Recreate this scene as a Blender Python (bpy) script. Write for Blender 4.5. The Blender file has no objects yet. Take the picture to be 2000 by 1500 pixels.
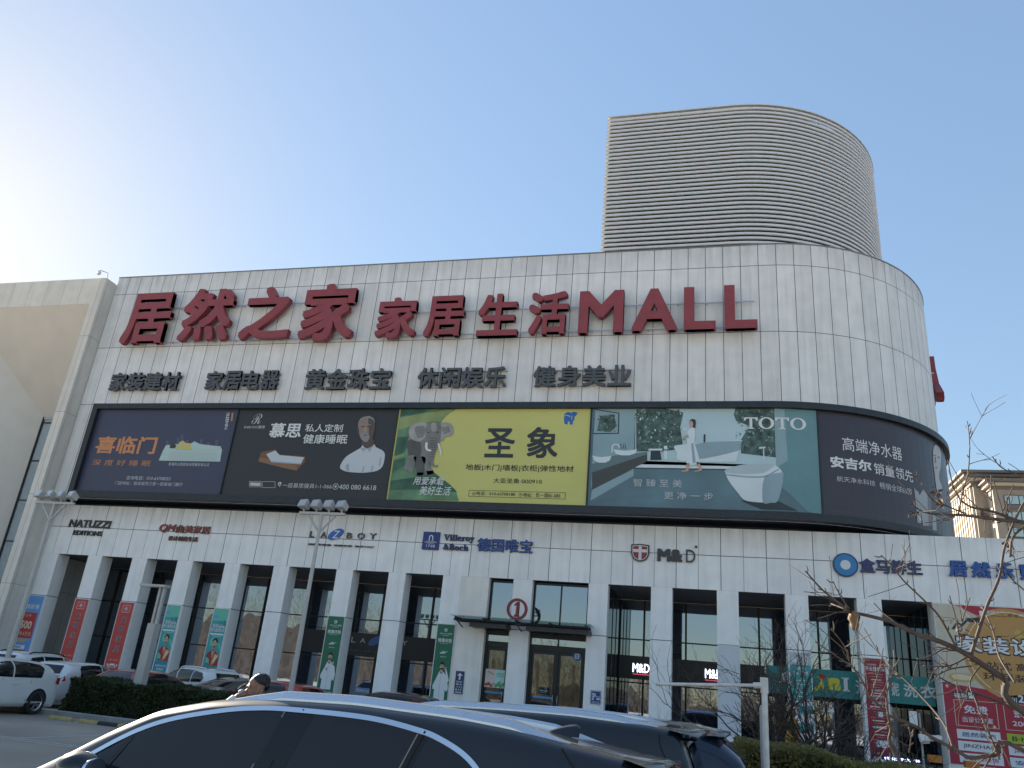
import bpy, bmesh, math, random
import numpy as np
from mathutils import Vector, Matrix
random.seed(7); rng = np.random.default_rng(7)
S = bpy.context.scene; COL = S.collection
rad = math.radians

# ------------------------------------------------------------------ camera
FPX = 1529.0; CX, CY = 1000.0, 750.0
_up = np.array([.086765, -.92722, .364327]); _up /= np.linalg.norm(_up)
_X = np.array([.96707, -.009441, -.254335]); _X -= _X.dot(_up)*_up; _X /= np.linalg.norm(_X)
_Y = np.cross(_up, _X); _Y = _Y if _Y[2] > 0 else -_Y
RC = np.stack([_X, _Y, _up], 1)                 # world -> camera axes (x right, y down, z forward)
CAM = np.array([0.0, -36.0, 1.80])
def ray(p): return RC.T @ np.array([p[0]-CX, p[1]-CY, FPX])
def at(p, dist):                                # point at a horizontal distance
    d = ray(p); return CAM + d*(dist/math.hypot(d[0], d[1]))
def atY(p, y): d = ray(p); return CAM + d*((y-CAM[1])/d[1])
cd = bpy.data.cameras.new('camera'); cam = bpy.data.objects.new('camera', cd); COL.objects.link(cam)
cd.sensor_fit = 'HORIZONTAL'; cd.sensor_width = 36.0; cd.lens = 36.0*FPX/2000.0
cd.clip_start = 0.1; cd.clip_end = 3000
r, d, f = RC.T[:, 0], RC.T[:, 1], RC.T[:, 2]
cam.matrix_world = Matrix(((r[0], -d[0], -f[0], CAM[0]), (r[1], -d[1], -f[1], CAM[1]), (r[2], -d[2], -f[2], CAM[2]), (0, 0, 0, 1)))
S.camera = cam

# ------------------------------------------------------------------ sky, sun, exposure
SUN_AZ, SUN_EL = rad(57.0), rad(23.5)           # azimuth from +Y towards -X
SKY_P, SKY_G = .50, .0905
w = bpy.data.worlds.new('World'); S.world = w; w.use_nodes = True
nt = w.node_tree; bg = nt.nodes['Background']
sky = nt.nodes.new('ShaderNodeTexSky'); sky.sky_type = 'NISHITA'; sky.sun_disc = False
sky.sun_elevation = SUN_EL; sky.sun_rotation = -SUN_AZ
sky.altitude = 50; sky.air_density = 1.0; sky.dust_density = .25; sky.ozone_density = 1.0
# the glow round the sun is far brighter than the rest of a clear sky: ease that range with a power of its own luminance
bw = nt.nodes.new('ShaderNodeRGBToBW'); nt.links.new(sky.outputs[0], bw.inputs[0])
pw = nt.nodes.new('ShaderNodeMath'); pw.operation = 'POWER'; pw.inputs[1].default_value = SKY_P-1; nt.links.new(bw.outputs[0], pw.inputs[0])
sv = nt.nodes.new('ShaderNodeVectorMath'); sv.operation = 'SCALE'; nt.links.new(sky.outputs[0], sv.inputs[0]); nt.links.new(pw.outputs[0], sv.inputs['Scale'])
wb = nt.nodes.new('ShaderNodeVectorMath'); wb.operation = 'MULTIPLY'; wb.inputs[1].default_value = (.99, .975, .92); nt.links.new(sv.outputs[0], wb.inputs[0])
nt.links.new(wb.outputs[0], bg.inputs[0]); bg.inputs[1].default_value = SKY_G
sl = bpy.data.lights.new('sun', 'SUN'); sl.energy = 5.0; sl.angle = rad(0.53); sl.color = (1, .88, .72)
so = bpy.data.objects.new('sun', sl); COL.objects.link(so)
sd = Vector((-math.sin(SUN_AZ)*math.cos(SUN_EL), math.cos(SUN_AZ)*math.cos(SUN_EL), math.sin(SUN_EL)))
so.rotation_euler = sd.to_track_quat('Z', 'Y').to_euler(); so.location = (-60, 40, 60)
S.view_settings.view_transform = 'Standard'; S.view_settings.look = 'None'
S.view_settings.exposure = 2.03; S.view_settings.gamma = 1.0
S.render.engine = 'CYCLES'; S.cycles.use_denoising = True
S.cycles.max_bounces = 6; S.cycles.diffuse_bounces = 3; S.cycles.glossy_bounces = 4; S.cycles.transparent_max_bounces = 8

# ------------------------------------------------------------------ materials
def hexc(h):
    h = h.lstrip('#'); v = [int(h[i:i+2], 16)/255 for i in (0, 2, 4)]
    return tuple(x/12.92 if x <= .04045 else ((x+.055)/1.055)**2.4 for x in v)
MATS = {}
def N(nt, typ, **k):
    n = nt.nodes.new(typ)
    for a, b in k.items():
        if a.startswith('i'): n.inputs[int(a[1:])].default_value = b
        else: setattr(n, a, b)
    return n
def L(nt, a, b): nt.links.new(a, b)
def mat(name, c=(.5, .5, .5), rough=.6, metal=0., noise=0., nscale=3., coat=0., emit=0., spec=.5, bump=0.):
    if name in MATS: return MATS[name]
    if isinstance(c, str): c = hexc(c)
    m = bpy.data.materials.new(name); m.use_nodes = True; nt = m.node_tree; b = nt.nodes['Principled BSDF']
    b.inputs['Base Color'].default_value = (*c, 1); b.inputs['Roughness'].default_value = rough
    b.inputs['Metallic'].default_value = metal; b.inputs['Specular IOR Level'].default_value = spec
    if coat: b.inputs['Coat Weight'].default_value = coat; b.inputs['Coat Roughness'].default_value = .03
    if emit: b.inputs['Emission Color'].default_value = (*c, 1); b.inputs['Emission Strength'].default_value = emit
    if noise or bump:
        tc = N(nt, 'ShaderNodeTexCoord'); nz = N(nt, 'ShaderNodeTexNoise'); nz.inputs['Scale'].default_value = nscale; nz.inputs['Detail'].default_value = 6
        L(nt, tc.outputs['Object'], nz.inputs['Vector'])
        if noise:
            mr = N(nt, 'ShaderNodeMapRange'); mr.inputs[1].default_value = .3; mr.inputs[2].default_value = .7
            mr.inputs[3].default_value = 1-noise; mr.inputs[4].default_value = 1+noise; L(nt, nz.outputs['Fac'], mr.inputs[0])
            mx = N(nt, 'ShaderNodeVectorMath', operation='SCALE'); mx.inputs[0].default_value = c; L(nt, mr.outputs[0], mx.inputs['Scale'])
            L(nt, mx.outputs[0], b.inputs['Base Color'])
        if bump:
            bp = N(nt, 'ShaderNodeBump'); bp.inputs['Strength'].default_value = bump; bp.inputs['Distance'].default_value = .05
            L(nt, nz.outputs['Fac'], bp.inputs['Height']); L(nt, bp.outputs[0], b.inputs['Normal'])
    MATS[name] = m; return m
def Mth(nt, op, a, b=None):
    n = N(nt, 'ShaderNodeMath', operation=op)
    for i, v in enumerate((a, b)):
        if v is None: continue
        if isinstance(v, (int, float)): n.inputs[i].default_value = v
        else: L(nt, v, n.inputs[i])
    return n.outputs[0]
def panel_mat(name, wid, zj, base, lw=.028, faint=0., phase=0., dirt=.12, top=None, rough=.55, line=(.07, .07, .068)):
    """cladding panels in wall metres (uv): vertical joints every wid, horizontal ones at the heights zj, rain streaks, a tone per panel"""
    m = bpy.data.materials.new(name); m.use_nodes = True; nt = m.node_tree; b = nt.nodes['Principled BSDF']
    uv = N(nt, 'ShaderNodeUVMap'); sp = N(nt, 'ShaderNodeSeparateXYZ'); L(nt, uv.outputs[0], sp.inputs[0])
    u, v = sp.outputs[0], sp.outputs[1]
    un = Mth(nt, 'DIVIDE', Mth(nt, 'ADD', u, 1000*wid+phase), wid)
    fr = Mth(nt, 'FRACT', un); dd = Mth(nt, 'MINIMUM', fr, Mth(nt, 'SUBTRACT', 1., fr))
    ln = Mth(nt, 'LESS_THAN', dd, lw/2/wid)
    zi = None
    for z in zj:
        q = Mth(nt, 'LESS_THAN', Mth(nt, 'ABSOLUTE', Mth(nt, 'SUBTRACT', v, z)), lw/2)
        ln = Mth(nt, 'MAXIMUM', ln, q)
        g = Mth(nt, 'GREATER_THAN', v, z); zi = g if zi is None else Mth(nt, 'ADD', zi, g)
    if faint:
        q = Mth(nt, 'LESS_THAN', Mth(nt, 'ABSOLUTE', Mth(nt, 'SUBTRACT', fr, .5)), lw/2/wid)
        ln = Mth(nt, 'MAXIMUM', ln, Mth(nt, 'MULTIPLY', q, faint))
    cb = N(nt, 'ShaderNodeCombineXYZ'); L(nt, Mth(nt, 'FLOOR', un), cb.inputs[0])
    if zi is not None: L(nt, zi, cb.inputs[1])
    wn = N(nt, 'ShaderNodeTexWhiteNoise', noise_dimensions='3D'); L(nt, cb.outputs[0], wn.inputs['Vector'])
    tone = Mth(nt, 'ADD', Mth(nt, 'MULTIPLY', wn.outputs['Value'], .11), .945)
    def noise(su, sv, sc, det=5):
        c2 = N(nt, 'ShaderNodeCombineXYZ'); L(nt, Mth(nt, 'MULTIPLY', u, su), c2.inputs[0]); L(nt, Mth(nt, 'MULTIPLY', v, sv), c2.inputs[1])
        n = N(nt, 'ShaderNodeTexNoise'); n.inputs['Scale'].default_value = sc; n.inputs['Detail'].default_value = det; L(nt, c2.outputs[0], n.inputs['Vector']); return n.outputs['Fac']
    def rng_(x, a, b_, c, d_):
        n = N(nt, 'ShaderNodeMapRange'); [setattr(n.inputs[i], 'default_value', q) for i, q in zip((1, 2, 3, 4), (a, b_, c, d_))]; L(nt, x, n.inputs[0]); return n.outputs[0]
    st = rng_(noise(3, .2, 1.2), .45, .8, 1.0, 1-dirt*1.7)
    cl = rng_(noise(1, 1, 1.3, 8), .3, .75, 1.05, 1-dirt*.9)
    fi = rng_(noise(1, 1, 22, 3), .3, .7, .965, 1.035)
    if top:                                                         # grime washed down from the coping
        tg = rng_(v, top-1.3, top, 0., 1.); st = Mth(nt, 'MULTIPLY', st, Mth(nt, 'SUBTRACT', 1., Mth(nt, 'MULTIPLY', tg, rng_(noise(2.2, .25, 1.5), .3, .7, .04, .30))))
    k = Mth(nt, 'MULTIPLY', Mth(nt, 'MULTIPLY', tone, st), Mth(nt, 'MULTIPLY', cl, fi))
    sc = N(nt, 'ShaderNodeVectorMath', operation='SCALE'); sc.inputs[0].default_value = base; L(nt, k, sc.inputs['Scale'])
    mx = N(nt, 'ShaderNodeMix', data_type='RGBA'); L(nt, ln, mx.inputs[0]); L(nt, sc.outputs[0], mx.inputs[6]); mx.inputs[7].default_value = (*line, 1)
    L(nt, mx.outputs[2], b.inputs['Base Color']); b.inputs['Roughness'].default_value = rough
    bp = N(nt, 'ShaderNodeBump'); bp.inputs['Strength'].default_value = .6; bp.inputs['Distance'].default_value = .02
    L(nt, Mth(nt, 'SUBTRACT', 1., ln), bp.inputs['Height']); L(nt, bp.outputs[0], b.inputs['Normal'])
    MATS[name] = m; return m
def glass_mat(name, c, refl=.3, rough=.02, tint=(.85, .93, .95), wob=0.):
    m = bpy.data.materials.new(name); m.use_nodes = True; nt = m.node_tree; nt.nodes.remove(nt.nodes['Principled BSDF'])
    df = N(nt, 'ShaderNodeBsdfDiffuse'); df.inputs[0].default_value = (*c, 1)
    gl = N(nt, 'ShaderNodeBsdfGlossy'); gl.inputs[0].default_value = (*tint, 1); gl.inputs['Roughness'].default_value = rough
    fz = N(nt, 'ShaderNodeFresnel'); fz.inputs[0].default_value = 1.5
    fac = Mth(nt, 'MAXIMUM', fz.outputs[0], refl)
    mx = N(nt, 'ShaderNodeMixShader'); L(nt, fac, mx.inputs[0]); L(nt, df.outputs[0], mx.inputs[1]); L(nt, gl.outputs[0], mx.inputs[2])
    if wob:
        tc = N(nt, 'ShaderNodeTexCoord'); nz = N(nt, 'ShaderNodeTexNoise'); nz.inputs['Scale'].default_value = .7; L(nt, tc.outputs['Object'], nz.inputs['Vector'])
        bp = N(nt, 'ShaderNodeBump'); bp.inputs['Strength'].default_value = wob; bp.inputs['Distance'].default_value = .1; L(nt, nz.outputs['Fac'], bp.inputs['Height']); L(nt, bp.outputs[0], gl.inputs['Normal'])
    L(nt, mx.outputs[0], nt.nodes['Material Output'].inputs[0]); MATS[name] = m; return m

# ------------------------------------------------------------------ objects
def origin(o):
    v = Vector((0, 0, 0))
    while o is not None: v += o.location; o = o.parent
    return v
def tag(o, label=None, cat=None, group=None, kind=None):
    for k, v in (('label', label), ('category', cat), ('group', group), ('kind', kind)):
        if v: o[k] = v
    return o
def thing(name, label, cat, loc=(0, 0, 0), group=None):
    o = bpy.data.objects.new(name, None); COL.objects.link(o); o.location = loc; o.empty_display_size = .2
    return tag(o, label, cat, group)
def copy_tree(o, parent=None):
    c = o.copy(); COL.objects.link(c); c.parent = parent
    for ch in list(o.children): copy_tree(ch, c)
    return c
class MB:
    """collects faces in world coordinates; build() links them as one mesh object"""
    def __init__(s): s.v = []; s.f = []; s.m = []; s.uv = []; s.sm = []
    def add(s, v, f, m, uv=None, smooth=False):
        o = len(s.v); s.v += [tuple(p) for p in v]
        for i, q in enumerate(f):
            s.f.append([o+k for k in q]); s.m.append(m); s.uv.append([uv[k] for k in q] if uv else None); s.sm.append(smooth)
        return s
    def box(s, a, b, m, uvw=False):
        x0, y0, z0 = a; x1, y1, z1 = b
        v = [(x0, y0, z0), (x1, y0, z0), (x1, y1, z0), (x0, y1, z0), (x0, y0, z1), (x1, y0, z1), (x1, y1, z1), (x0, y1, z1)]
        f = [(0, 3, 2, 1), (4, 5, 6, 7), (0, 1, 5, 4), (1, 2, 6, 5), (2, 3, 7, 6), (3, 0, 4, 7)]
        if not uvw: return s.add(v, f, m)
        for q in f:
            n = q in ((1, 2, 6, 5), (3, 0, 4, 7)); h = q in ((0, 3, 2, 1), (4, 5, 6, 7))
            s.add([v[k] for k in q], [(0, 1, 2, 3)], m, [((v[k][1] if n else v[k][0]), (v[k][1] if h else v[k][2])) for k in q])
        return s
    def tube(s, pts, r, m, n=8, cap=True, smooth=True, flat=1.0):
        pts = [Vector(p) for p in pts]; rs = r if isinstance(r, (list, tuple)) else [r]*len(pts); V = []; F = []
        ref = None
        for i, p in enumerate(pts):
            t = (pts[min(i+1, len(pts)-1)]-pts[max(i-1, 0)]).normalized()
            if ref is None: ref = Vector((0, 0, 1)) if abs(t.z) < .9 else Vector((1, 0, 0))
            a = t.cross(ref).normalized(); b = a.cross(t).normalized(); ref = b
            for k in range(n):
                q = 2*math.pi*k/n; V.append(p+a*(rs[i]*math.cos(q))+b*(rs[i]*flat*math.sin(q)))
        for i in range(len(pts)-1):
            for k in range(n): F.append((i*n+k, i*n+(k+1) % n, (i+1)*n+(k+1) % n, (i+1)*n+k))
        s.add(V, F, m, smooth=smooth)
        if cap:
            s.add(V[:n], [tuple(range(n-1, -1, -1))], m); s.add(V[-n:], [tuple(range(n))], m)
        return s
    def ell(s, c, r, m, n=16, k=10, rot=None):
        V = []; F = []
        for i in range(k+1):
            a = math.pi*i/k
            for j in range(n):
                b = 2*math.pi*j/n; p = Vector((r[0]*math.sin(a)*math.cos(b), r[1]*math.sin(a)*math.sin(b), r[2]*math.cos(a)))
                if rot: p = rot @ p
                V.append(p+Vector(c))
        for i in range(k):
            for j in range(n): F.append((i*n+j, (i+1)*n+j, (i+1)*n+(j+1) % n, i*n+(j+1) % n))
        return s.add(V, F, m, smooth=True)
    def grid(s, P, m, UV=None, smooth=False):
        R_, C_ = len(P), len(P[0]); V = [p for row in P for p in row]; F = []
        for i in range(R_-1):
            for j in range(C_-1): F.append((i*C_+j, i*C_+j+1, (i+1)*C_+j+1, (i+1)*C_+j))
        return s.add(V, F, m, [q for row in UV for q in row] if UV else None, smooth)
    def build(s, name, parent=None, bevel=0.):
        o = origin(parent); me = bpy.data.meshes.new(name)
        me.from_pydata([(p[0]-o.x, p[1]-o.y, p[2]-o.z) for p in s.v], [], s.f)
        ml = []
        for m in s.m:
            if m not in ml: ml.append(m)
        for m in ml: me.materials.append(m)
        me.polygons.foreach_set('material_index', [ml.index(m) for m in s.m]); me.polygons.foreach_set('use_smooth', s.sm)
        if any(s.uv):
            l = me.uv_layers.new(name='UVMap'); k = 0
            for q, f in zip(s.uv, s.f):
                for j in range(len(f)):
                    if q: l.data[k].uv = q[j]
                    k += 1
        me.update(); ob = bpy.data.objects.new(name, me); COL.objects.link(ob)
        if parent is not None: ob.parent = parent
        if bevel:
            md = ob.modifiers.new('bevel', 'BEVEL'); md.width = bevel; md.segments = 2; md.limit_method = 'ANGLE'
        return ob
# ---- writing: a text becomes an outline mesh scaled to fill a box
_T = {}
def tmesh(txt, bold=0., solid=False, shear=0., sp=1.):
    bold = bold if solid else bold*.55
    k = (txt, bold, solid, shear, sp)
    if k in _T: return _T[k]
    c = bpy.data.curves.new('lettering', 'FONT'); c.body = txt; c.resolution_u = 3; c.space_character = sp
    if solid: c.extrude = .5
    o = bpy.data.objects.new('lettering', c); m = o.to_mesh()
    V = np.array([v.co[:] for v in m.vertices]); F = [tuple(p.vertices) for p in m.polygons]
    o.to_mesh_clear(); bpy.data.objects.remove(o); bpy.data.curves.remove(c)
    V[:, 0] += shear*V[:, 1]; V[:, 2] = V[:, 2]+.5 if solid else 0
    if bold > 0:                                                    # heavier weight: the outline struck again around itself, each pass a hair behind the last
        dirs = [(1, 1), (-1, 1), (1, -1), (-1, -1), (1, 0), (-1, 0), (0, 1), (0, -1)]; n = len(V); VV = [V]; FF = list(F)
        for i, (dx, dy) in enumerate(dirs):
            q = V+np.array([dx*bold, dy*bold, 0]); q[:, 2] = q[:, 2]*(1-.004*(i+1)) if solid else -.012*(i+1); VV.append(q); FF += [tuple(j+n*(i+1) for j in f) for f in F]
        V = np.concatenate(VV); F = FF
    lo = V.min(0); hi = V.max(0); sz = hi-lo
    V[:, 0] = (V[:, 0]-lo[0])/max(sz[0], 1e-6); V[:, 1] = (V[:, 1]-lo[1])/max(sz[1], 1e-6)
    _T[k] = (V, F, sz[0]/max(sz[1], 1e-6)); return _T[k]
XC = 2.2                                        # where the upper wall begins to curve back
class Wall:
    """the street face: wall metres (s along it, z up, off outwards) <-> world, and photo pixel -> (s, z)"""
    def __init__(s, y, curved): s.y = y; s.c = curved
    def P(s, u, z, off=0.):
        if not s.c or u <= XC: return (u, s.y-off, z)
        t = (u-XC)/9
        if t < math.pi/2: return (XC+(9+off)*math.sin(t), s.y+9-(9+off)*math.cos(t), z)
        return (XC+9+off, s.y+9+(u-XC-4.5*math.pi), z)
    def inv(s, p, off=0.):
        d = ray(p); t = (s.y-off-CAM[1])/d[1]; q = CAM+t*d
        if not s.c or q[0] <= XC: return q[0], q[2]
        cx, cy = XC, s.y+9; R = 9+off; ox, oy = CAM[0]-cx, CAM[1]-cy
        A = d[0]**2+d[1]**2; B = 2*(ox*d[0]+oy*d[1]); C = ox*ox+oy*oy-R*R; D = max(B*B-4*A*C, 0)
        t = (-B-math.sqrt(D))/(2*A); q = CAM+t*d
        return XC+9*math.atan2(q[0]-cx, cy-q[1]), q[2]
    def text(s, mb, txt, tl, br, m, off, bold=0., depth=0., shear=0., sp=1.):
        a = s.inv(tl, off+depth); b = s.inv(br, off+depth); return s.textm(mb, txt, a[0], b[1], b[0], a[1], m, off, bold, depth, shear, sp)
    def textm(s, mb, txt, x0, z0, x1, z1, m, off, bold=0., depth=0., shear=0., sp=1.):
        V, F, _ = tmesh(txt, bold, depth > 0, shear, sp)
        mb.add([s.P(x0+v[0]*(x1-x0), z0+v[1]*(z1-z0), off+(v[2]*depth if depth > 0 else .03*v[2])) for v in V], F, m); return mb
    def poly(s, mb, pts, m, off):                                   # photo pixels on the printed face
        q = [s.inv(p, off) for p in pts]; return s.polym(mb, q, m, off)
    def polym(s, mb, q, m, off):
        if s.c and max(a[0] for a in q) > XC+.2:
            v2, f2 = conform(q, .6, 9e9); return mb.add([s.P(a, b, off) for a, b in v2], f2, m)
        ar = sum(q[i-1][0]*q[i][1]-q[i][0]*q[i-1][1] for i in range(len(q)))
        if ar < 0: q = q[::-1]
        return mb.add([s.P(a, b, off) for a, b in q], [tuple(range(len(q)))], m)
    def disc(s, mb, c, r, m, off, n=28, r2=None):
        q = s.inv(c, off); return s.polym(mb, [(q[0]+r*math.cos(2*math.pi*i/n), q[1]+(r2 or r)*math.sin(2*math.pi*i/n)) for i in range(n)], m, off)
    def slab(s, mb, u0, u1, z0, z1, o0, o1, m, step=.45, uv=False):  # a bar following the wall
        n = 1 if (not s.c or u1 <= XC) else max(2, int((u1-u0)/step))
        us = sorted(set(list(np.linspace(u0, u1, n+1))+([XC] if s.c and u0 < XC < u1 else [])))
        ring = [(z0, o1), (z1, o1), (z1, o0), (z0, o0), (z0, o1)]
        for k in range(4):
            P = [[s.P(u, ring[k][0], ring[k][1]) for u in us], [s.P(u, ring[k+1][0], ring[k+1][1]) for u in us]]
            UV = [[(u, ring[k][0] if k != 1 else z1+.5) for u in us], [(u, ring[k+1][0]) for u in us]] if uv else None
            mb.grid(P, m, UV)
        for u in (us[0], us[-1]):
            mb.add([s.P(u, a, b) for a, b in ring[:4]], [(0, 1, 2, 3) if u == us[-1] else (3, 2, 1, 0)], m, [(b, a) for a, b in ring[:4]] if uv else None)
        return mb
def conform(poly, sx, sy):
    bm = bmesh.new(); vs = [bm.verts.new((a, b, 0)) for a, b in poly]; bm.faces.new(vs); bm.normal_update()
    bmesh.ops.triangulate(bm, faces=bm.faces[:])
    for ax, st in ((0, sx), (1, sy)):
        lo = min(p[ax] for p in poly); hi = max(p[ax] for p in poly); n = int((hi-lo)/st) if st < 1e9 else 0
        for k in range(1, n+1):
            c = [0, 0, 0]; nn = [0, 0, 0]; c[ax] = lo+(hi-lo)*k/(n+1); nn[ax] = 1
            bmesh.ops.bisect_plane(bm, geom=bm.verts[:]+bm.edges[:]+bm.faces[:], plane_co=c, plane_no=nn)
    bm.normal_update(); bm.verts.index_update()
    V = [(v.co.x, v.co.y) for v in bm.verts]; F = [tuple(v.index for v in (fc.verts if fc.normal.z > 0 else reversed(fc.verts))) for fc in bm.faces]
    bm.free(); return V, F
def smooth_line(P, n=8):
    P = [Vector(p) for p in P]; R = []
    for i in range(len(P)-1):
        a, b, c, d_ = P[max(i-1, 0)], P[i], P[i+1], P[min(i+2, len(P)-1)]
        for k in range(n):
            t = k/n; R.append(.5*((2*b)+(c-a)*t+(2*a-5*b+4*c-d_)*t*t+(3*b-a-3*c+d_)*t**3))
    return [tuple(p) for p in R]+[tuple(P[-1])]
def rounded(P, n=4):
    P = [tuple(p) for p in P]; m = len(P)
    if m < 5: return P
    R = []
    for i in range(m):
        a, b, c, d_ = (Vector(P[(i+k-1) % m]) for k in range(4))
        for k in range(n):
            t = k/n; R.append(tuple(b+.5*.8*((c-a)*t+(2*a-5*b+4*c-d_)*t*t+(3*b-a-3*c+d_)*t**3)+.2*(c-b)*t))
    return R
LO = Wall(0.0, False); UP = Wall(-0.6, True)
class Rect:
    """a printed sheet in the plane y: u to the right 0..1, v downwards 0..1, layers 5 mm apart"""
    def __init__(s, mb, x0, z0, x1, z1, y): s.mb, s.x0, s.z0, s.x1, s.z1, s.y = mb, x0, z0, x1, z1, y
    def p(s, u, v, l): return (s.x0+u*(s.x1-s.x0), s.y-.005*l, s.z1-v*(s.z1-s.z0))
    def poly(s, pts, m, l=1):
        ar = sum(pts[i-1][0]*pts[i][1]-pts[i][0]*pts[i-1][1] for i in range(len(pts)))
        if ar > 0: pts = pts[::-1]
        s.mb.add([s.p(a, b, l) for a, b in pts], [tuple(range(len(pts)))], m); return s
    def rect(s, a, b, c, d, m, l=1): return s.poly([(a, b), (a, d), (c, d), (c, b)], m, l)
    def disc(s, u, v, ru, m, l=1, n=24, rv=None):
        k = rv or ru*(s.x1-s.x0)/(s.z1-s.z0); return s.poly([(u+ru*math.cos(2*math.pi*i/n), v+k*math.sin(2*math.pi*i/n)) for i in range(n)], m, l)
    def text(s, txt, a, b, c, d, m, l=2, bold=0., shear=0., sp=1.):
        V, F, _ = tmesh(txt, bold, False, shear, sp); s.mb.add([s.p(a+v[0]*(c-a), d-v[1]*(d-b), l+6*v[2]) for v in V], F, m); return s
# ------------------------------------------------------------------ shared materials
UPM = panel_mat('upper_cladding', .845, [22.39, 18.78, 15.17], (.67, .67, .67), lw=.03, phase=-18.3 % .845 and (.845-(-18.3 % .845)), dirt=.10, top=23.6)
LOM = panel_mat('lower_cladding', 1.92, [8.15], (.80, .795, .785), lw=.03, faint=.55, phase=-.05, dirt=.07, top=9.5)
PIM = panel_mat('pillar_cladding', 50., [4.42], (.80, .795, .785), lw=.03, phase=25., dirt=.06)
PLM = panel_mat('plain_cladding', 4., [], (.80, .765, .71), lw=.02, dirt=.1)
DARKM = mat('dark_frame_metal', (.028, .033, .04), .45, .4, noise=.15)
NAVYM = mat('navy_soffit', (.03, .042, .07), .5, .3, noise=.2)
TRIM = mat('coping_metal', (.20, .20, .20), .5, .5)
GLASS = glass_mat('shop_glass', (.010, .014, .02), .36, .015, tint=(.70, .82, 1.0), wob=.012)
GLASSD = glass_mat('door_glass', (.02, .02, .018), .12, .02)
MULL = mat('mullion_metal', (.018, .022, .026), .4, .5)
ALU = mat('brushed_alu', (.45, .46, .47), .4, .7)
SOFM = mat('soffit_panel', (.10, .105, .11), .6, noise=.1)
ASPH = None

# ------------------------------------------------------------------ ground
def ground_mat():
    m = bpy.data.materials.new('asphalt'); m.use_nodes = True; nt = m.node_tree; b = nt.nodes['Principled BSDF']
    tc = N(nt, 'ShaderNodeTexCoord')
    def nz(s, d): n = N(nt, 'ShaderNodeTexNoise'); n.inputs['Scale'].default_value = s; n.inputs['Detail'].default_value = d; L(nt, tc.outputs['Object'], n.inputs['Vector']); return n.outputs['Fac']
    k = Mth(nt, 'MULTIPLY', Mth(nt, 'ADD', Mth(nt, 'MULTIPLY', nz(.35, 5), 1.1), .45), Mth(nt, 'ADD', Mth(nt, 'MULTIPLY', nz(40, 2), .9), .55))
    sc = N(nt, 'ShaderNodeVectorMath', operation='SCALE'); sc.inputs[0].default_value = (.30, .255, .205); L(nt, k, sc.inputs['Scale'])
    L(nt, sc.outputs[0], b.inputs['Base Color']); b.inputs['Roughness'].default_value = .8
    bp = N(nt, 'ShaderNodeBump'); bp.inputs['Strength'].default_value = .4; bp.inputs['Distance'].default_value = .01; L(nt, nz(60, 2), bp.inputs['Height']); L(nt, bp.outputs[0], b.inputs['Normal'])
    return m
ASPH = ground_mat()
g = MB(); g.add([(-700, -500, 0), (700, -500, 0), (700, 900, 0), (-700, 900, 0)], [(0, 1, 2, 3)], ASPH); tag(g.build('ground'), kind='structure')
g = MB(); g.add([(-300, -300, .004), (300, -300, .004), (300, -33.2, .004), (-300, -33.2, .004)], [(0, 1, 2, 3)], mat('bounce_concrete', (.55, .515, .46), .8, noise=.1, nscale=.5)); tag(g.build('bounce_ground'), kind='structure')  # unseen pale ground behind the camera, added to bounce sunlight onto the facade
PAINT = mat('road_paint', (.42, .42, .40), .7, noise=.35, nscale=9)
g = MB()
def line(a, b, wd):
    a, b = Vector(a), Vector(b); n = (b-a).normalized().cross(Vector((0, 0, 1)))*wd/2
    g.add([(*(a-n)[:2], .004), (*(b-n)[:2], .004), (*(b+n)[:2], .004), (*(a+n)[:2], .004)], [(0, 1, 2, 3)], PAINT)
for x in (-19.75, -17.0, -14.25, -11.5, -8.75): line((x+.04, -21.0, 0), (x+.1, -16.25, 0), .1)
line((-30, -21.15, 0), (-6, -21.05, 0), .1); line((-30, -21.42, 0), (-6, -21.32, 0), .1)
tag(g.build('parking_lines'), kind='structure')
PAVE = mat('pavement_stone', (.46, .44, .42), .75, noise=.18, nscale=4)
g = MB(); g.box((-60, -1.7, 0), (40, 1.2, .42), PAVE); g.box((-60, -2.05, 0), (40, -1.703, .28), PAVE); g.box((-60, -2.4, 0), (40, -2.053, .14), PAVE)
tag(g.build('pavement'), kind='structure')
g = MB(); g.box((-24, -15.2, .0), (-5, -14.52, .1), PAVE); g.box((-24, -15.32, 0), (-5, -15.204, .13), mat('kerb_stone', (.26, .26, .25), .8, noise=.2))
tag(g.build('kerb'), kind='structure')

# ------------------------------------------------------------------ the mall
mall = thing('shopping_mall', 'big pale panel clad shopping mall with curved corner and louvred roof drum', 'building', (0, 0, 0))
ZT = 23.57; MX0 = -36.03
def wall_grid(mb, W, u0, u1, zs, off, m, du=.42):
    us = [u0, XC]+list(np.arange(XC+du, u1, du))+[u1]
    mb.grid([[W.P(u, z, off) for u in us] for z in zs], m, [[(u, z) for u in us] for z in zs], smooth=False)
mb = MB(); wall_grid(mb, UP, MX0, 45., [9.64, ZT], 0, UPM)
mb.add([(MX0, -.6, 9.64), (MX0, 40, 9.64), (MX0, 40, ZT), (MX0, -.6, ZT)], [(3, 2, 1, 0)], UPM, [(0, 9.64), (40, 9.64), (40, ZT), (0, ZT)])
mb.build('upper_wall', mall)
us = list(np.linspace(MX0, XC, 8))+list(np.arange(XC+.5, 45, .5))
mb = MB(); P = [UP.P(u, ZT-.25, 0) for u in us]; mb.add(P+[(MX0, 38, ZT-.25)], [tuple(range(len(P)+1))], mat('roof_membrane', (.2, .2, .19), .9)); mb.build('roof', mall)
mb = MB(); UP.slab(mb, MX0, 45, ZT+.002, ZT+.06, -.35, .03, TRIM); mb.build('coping', mall)
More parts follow.
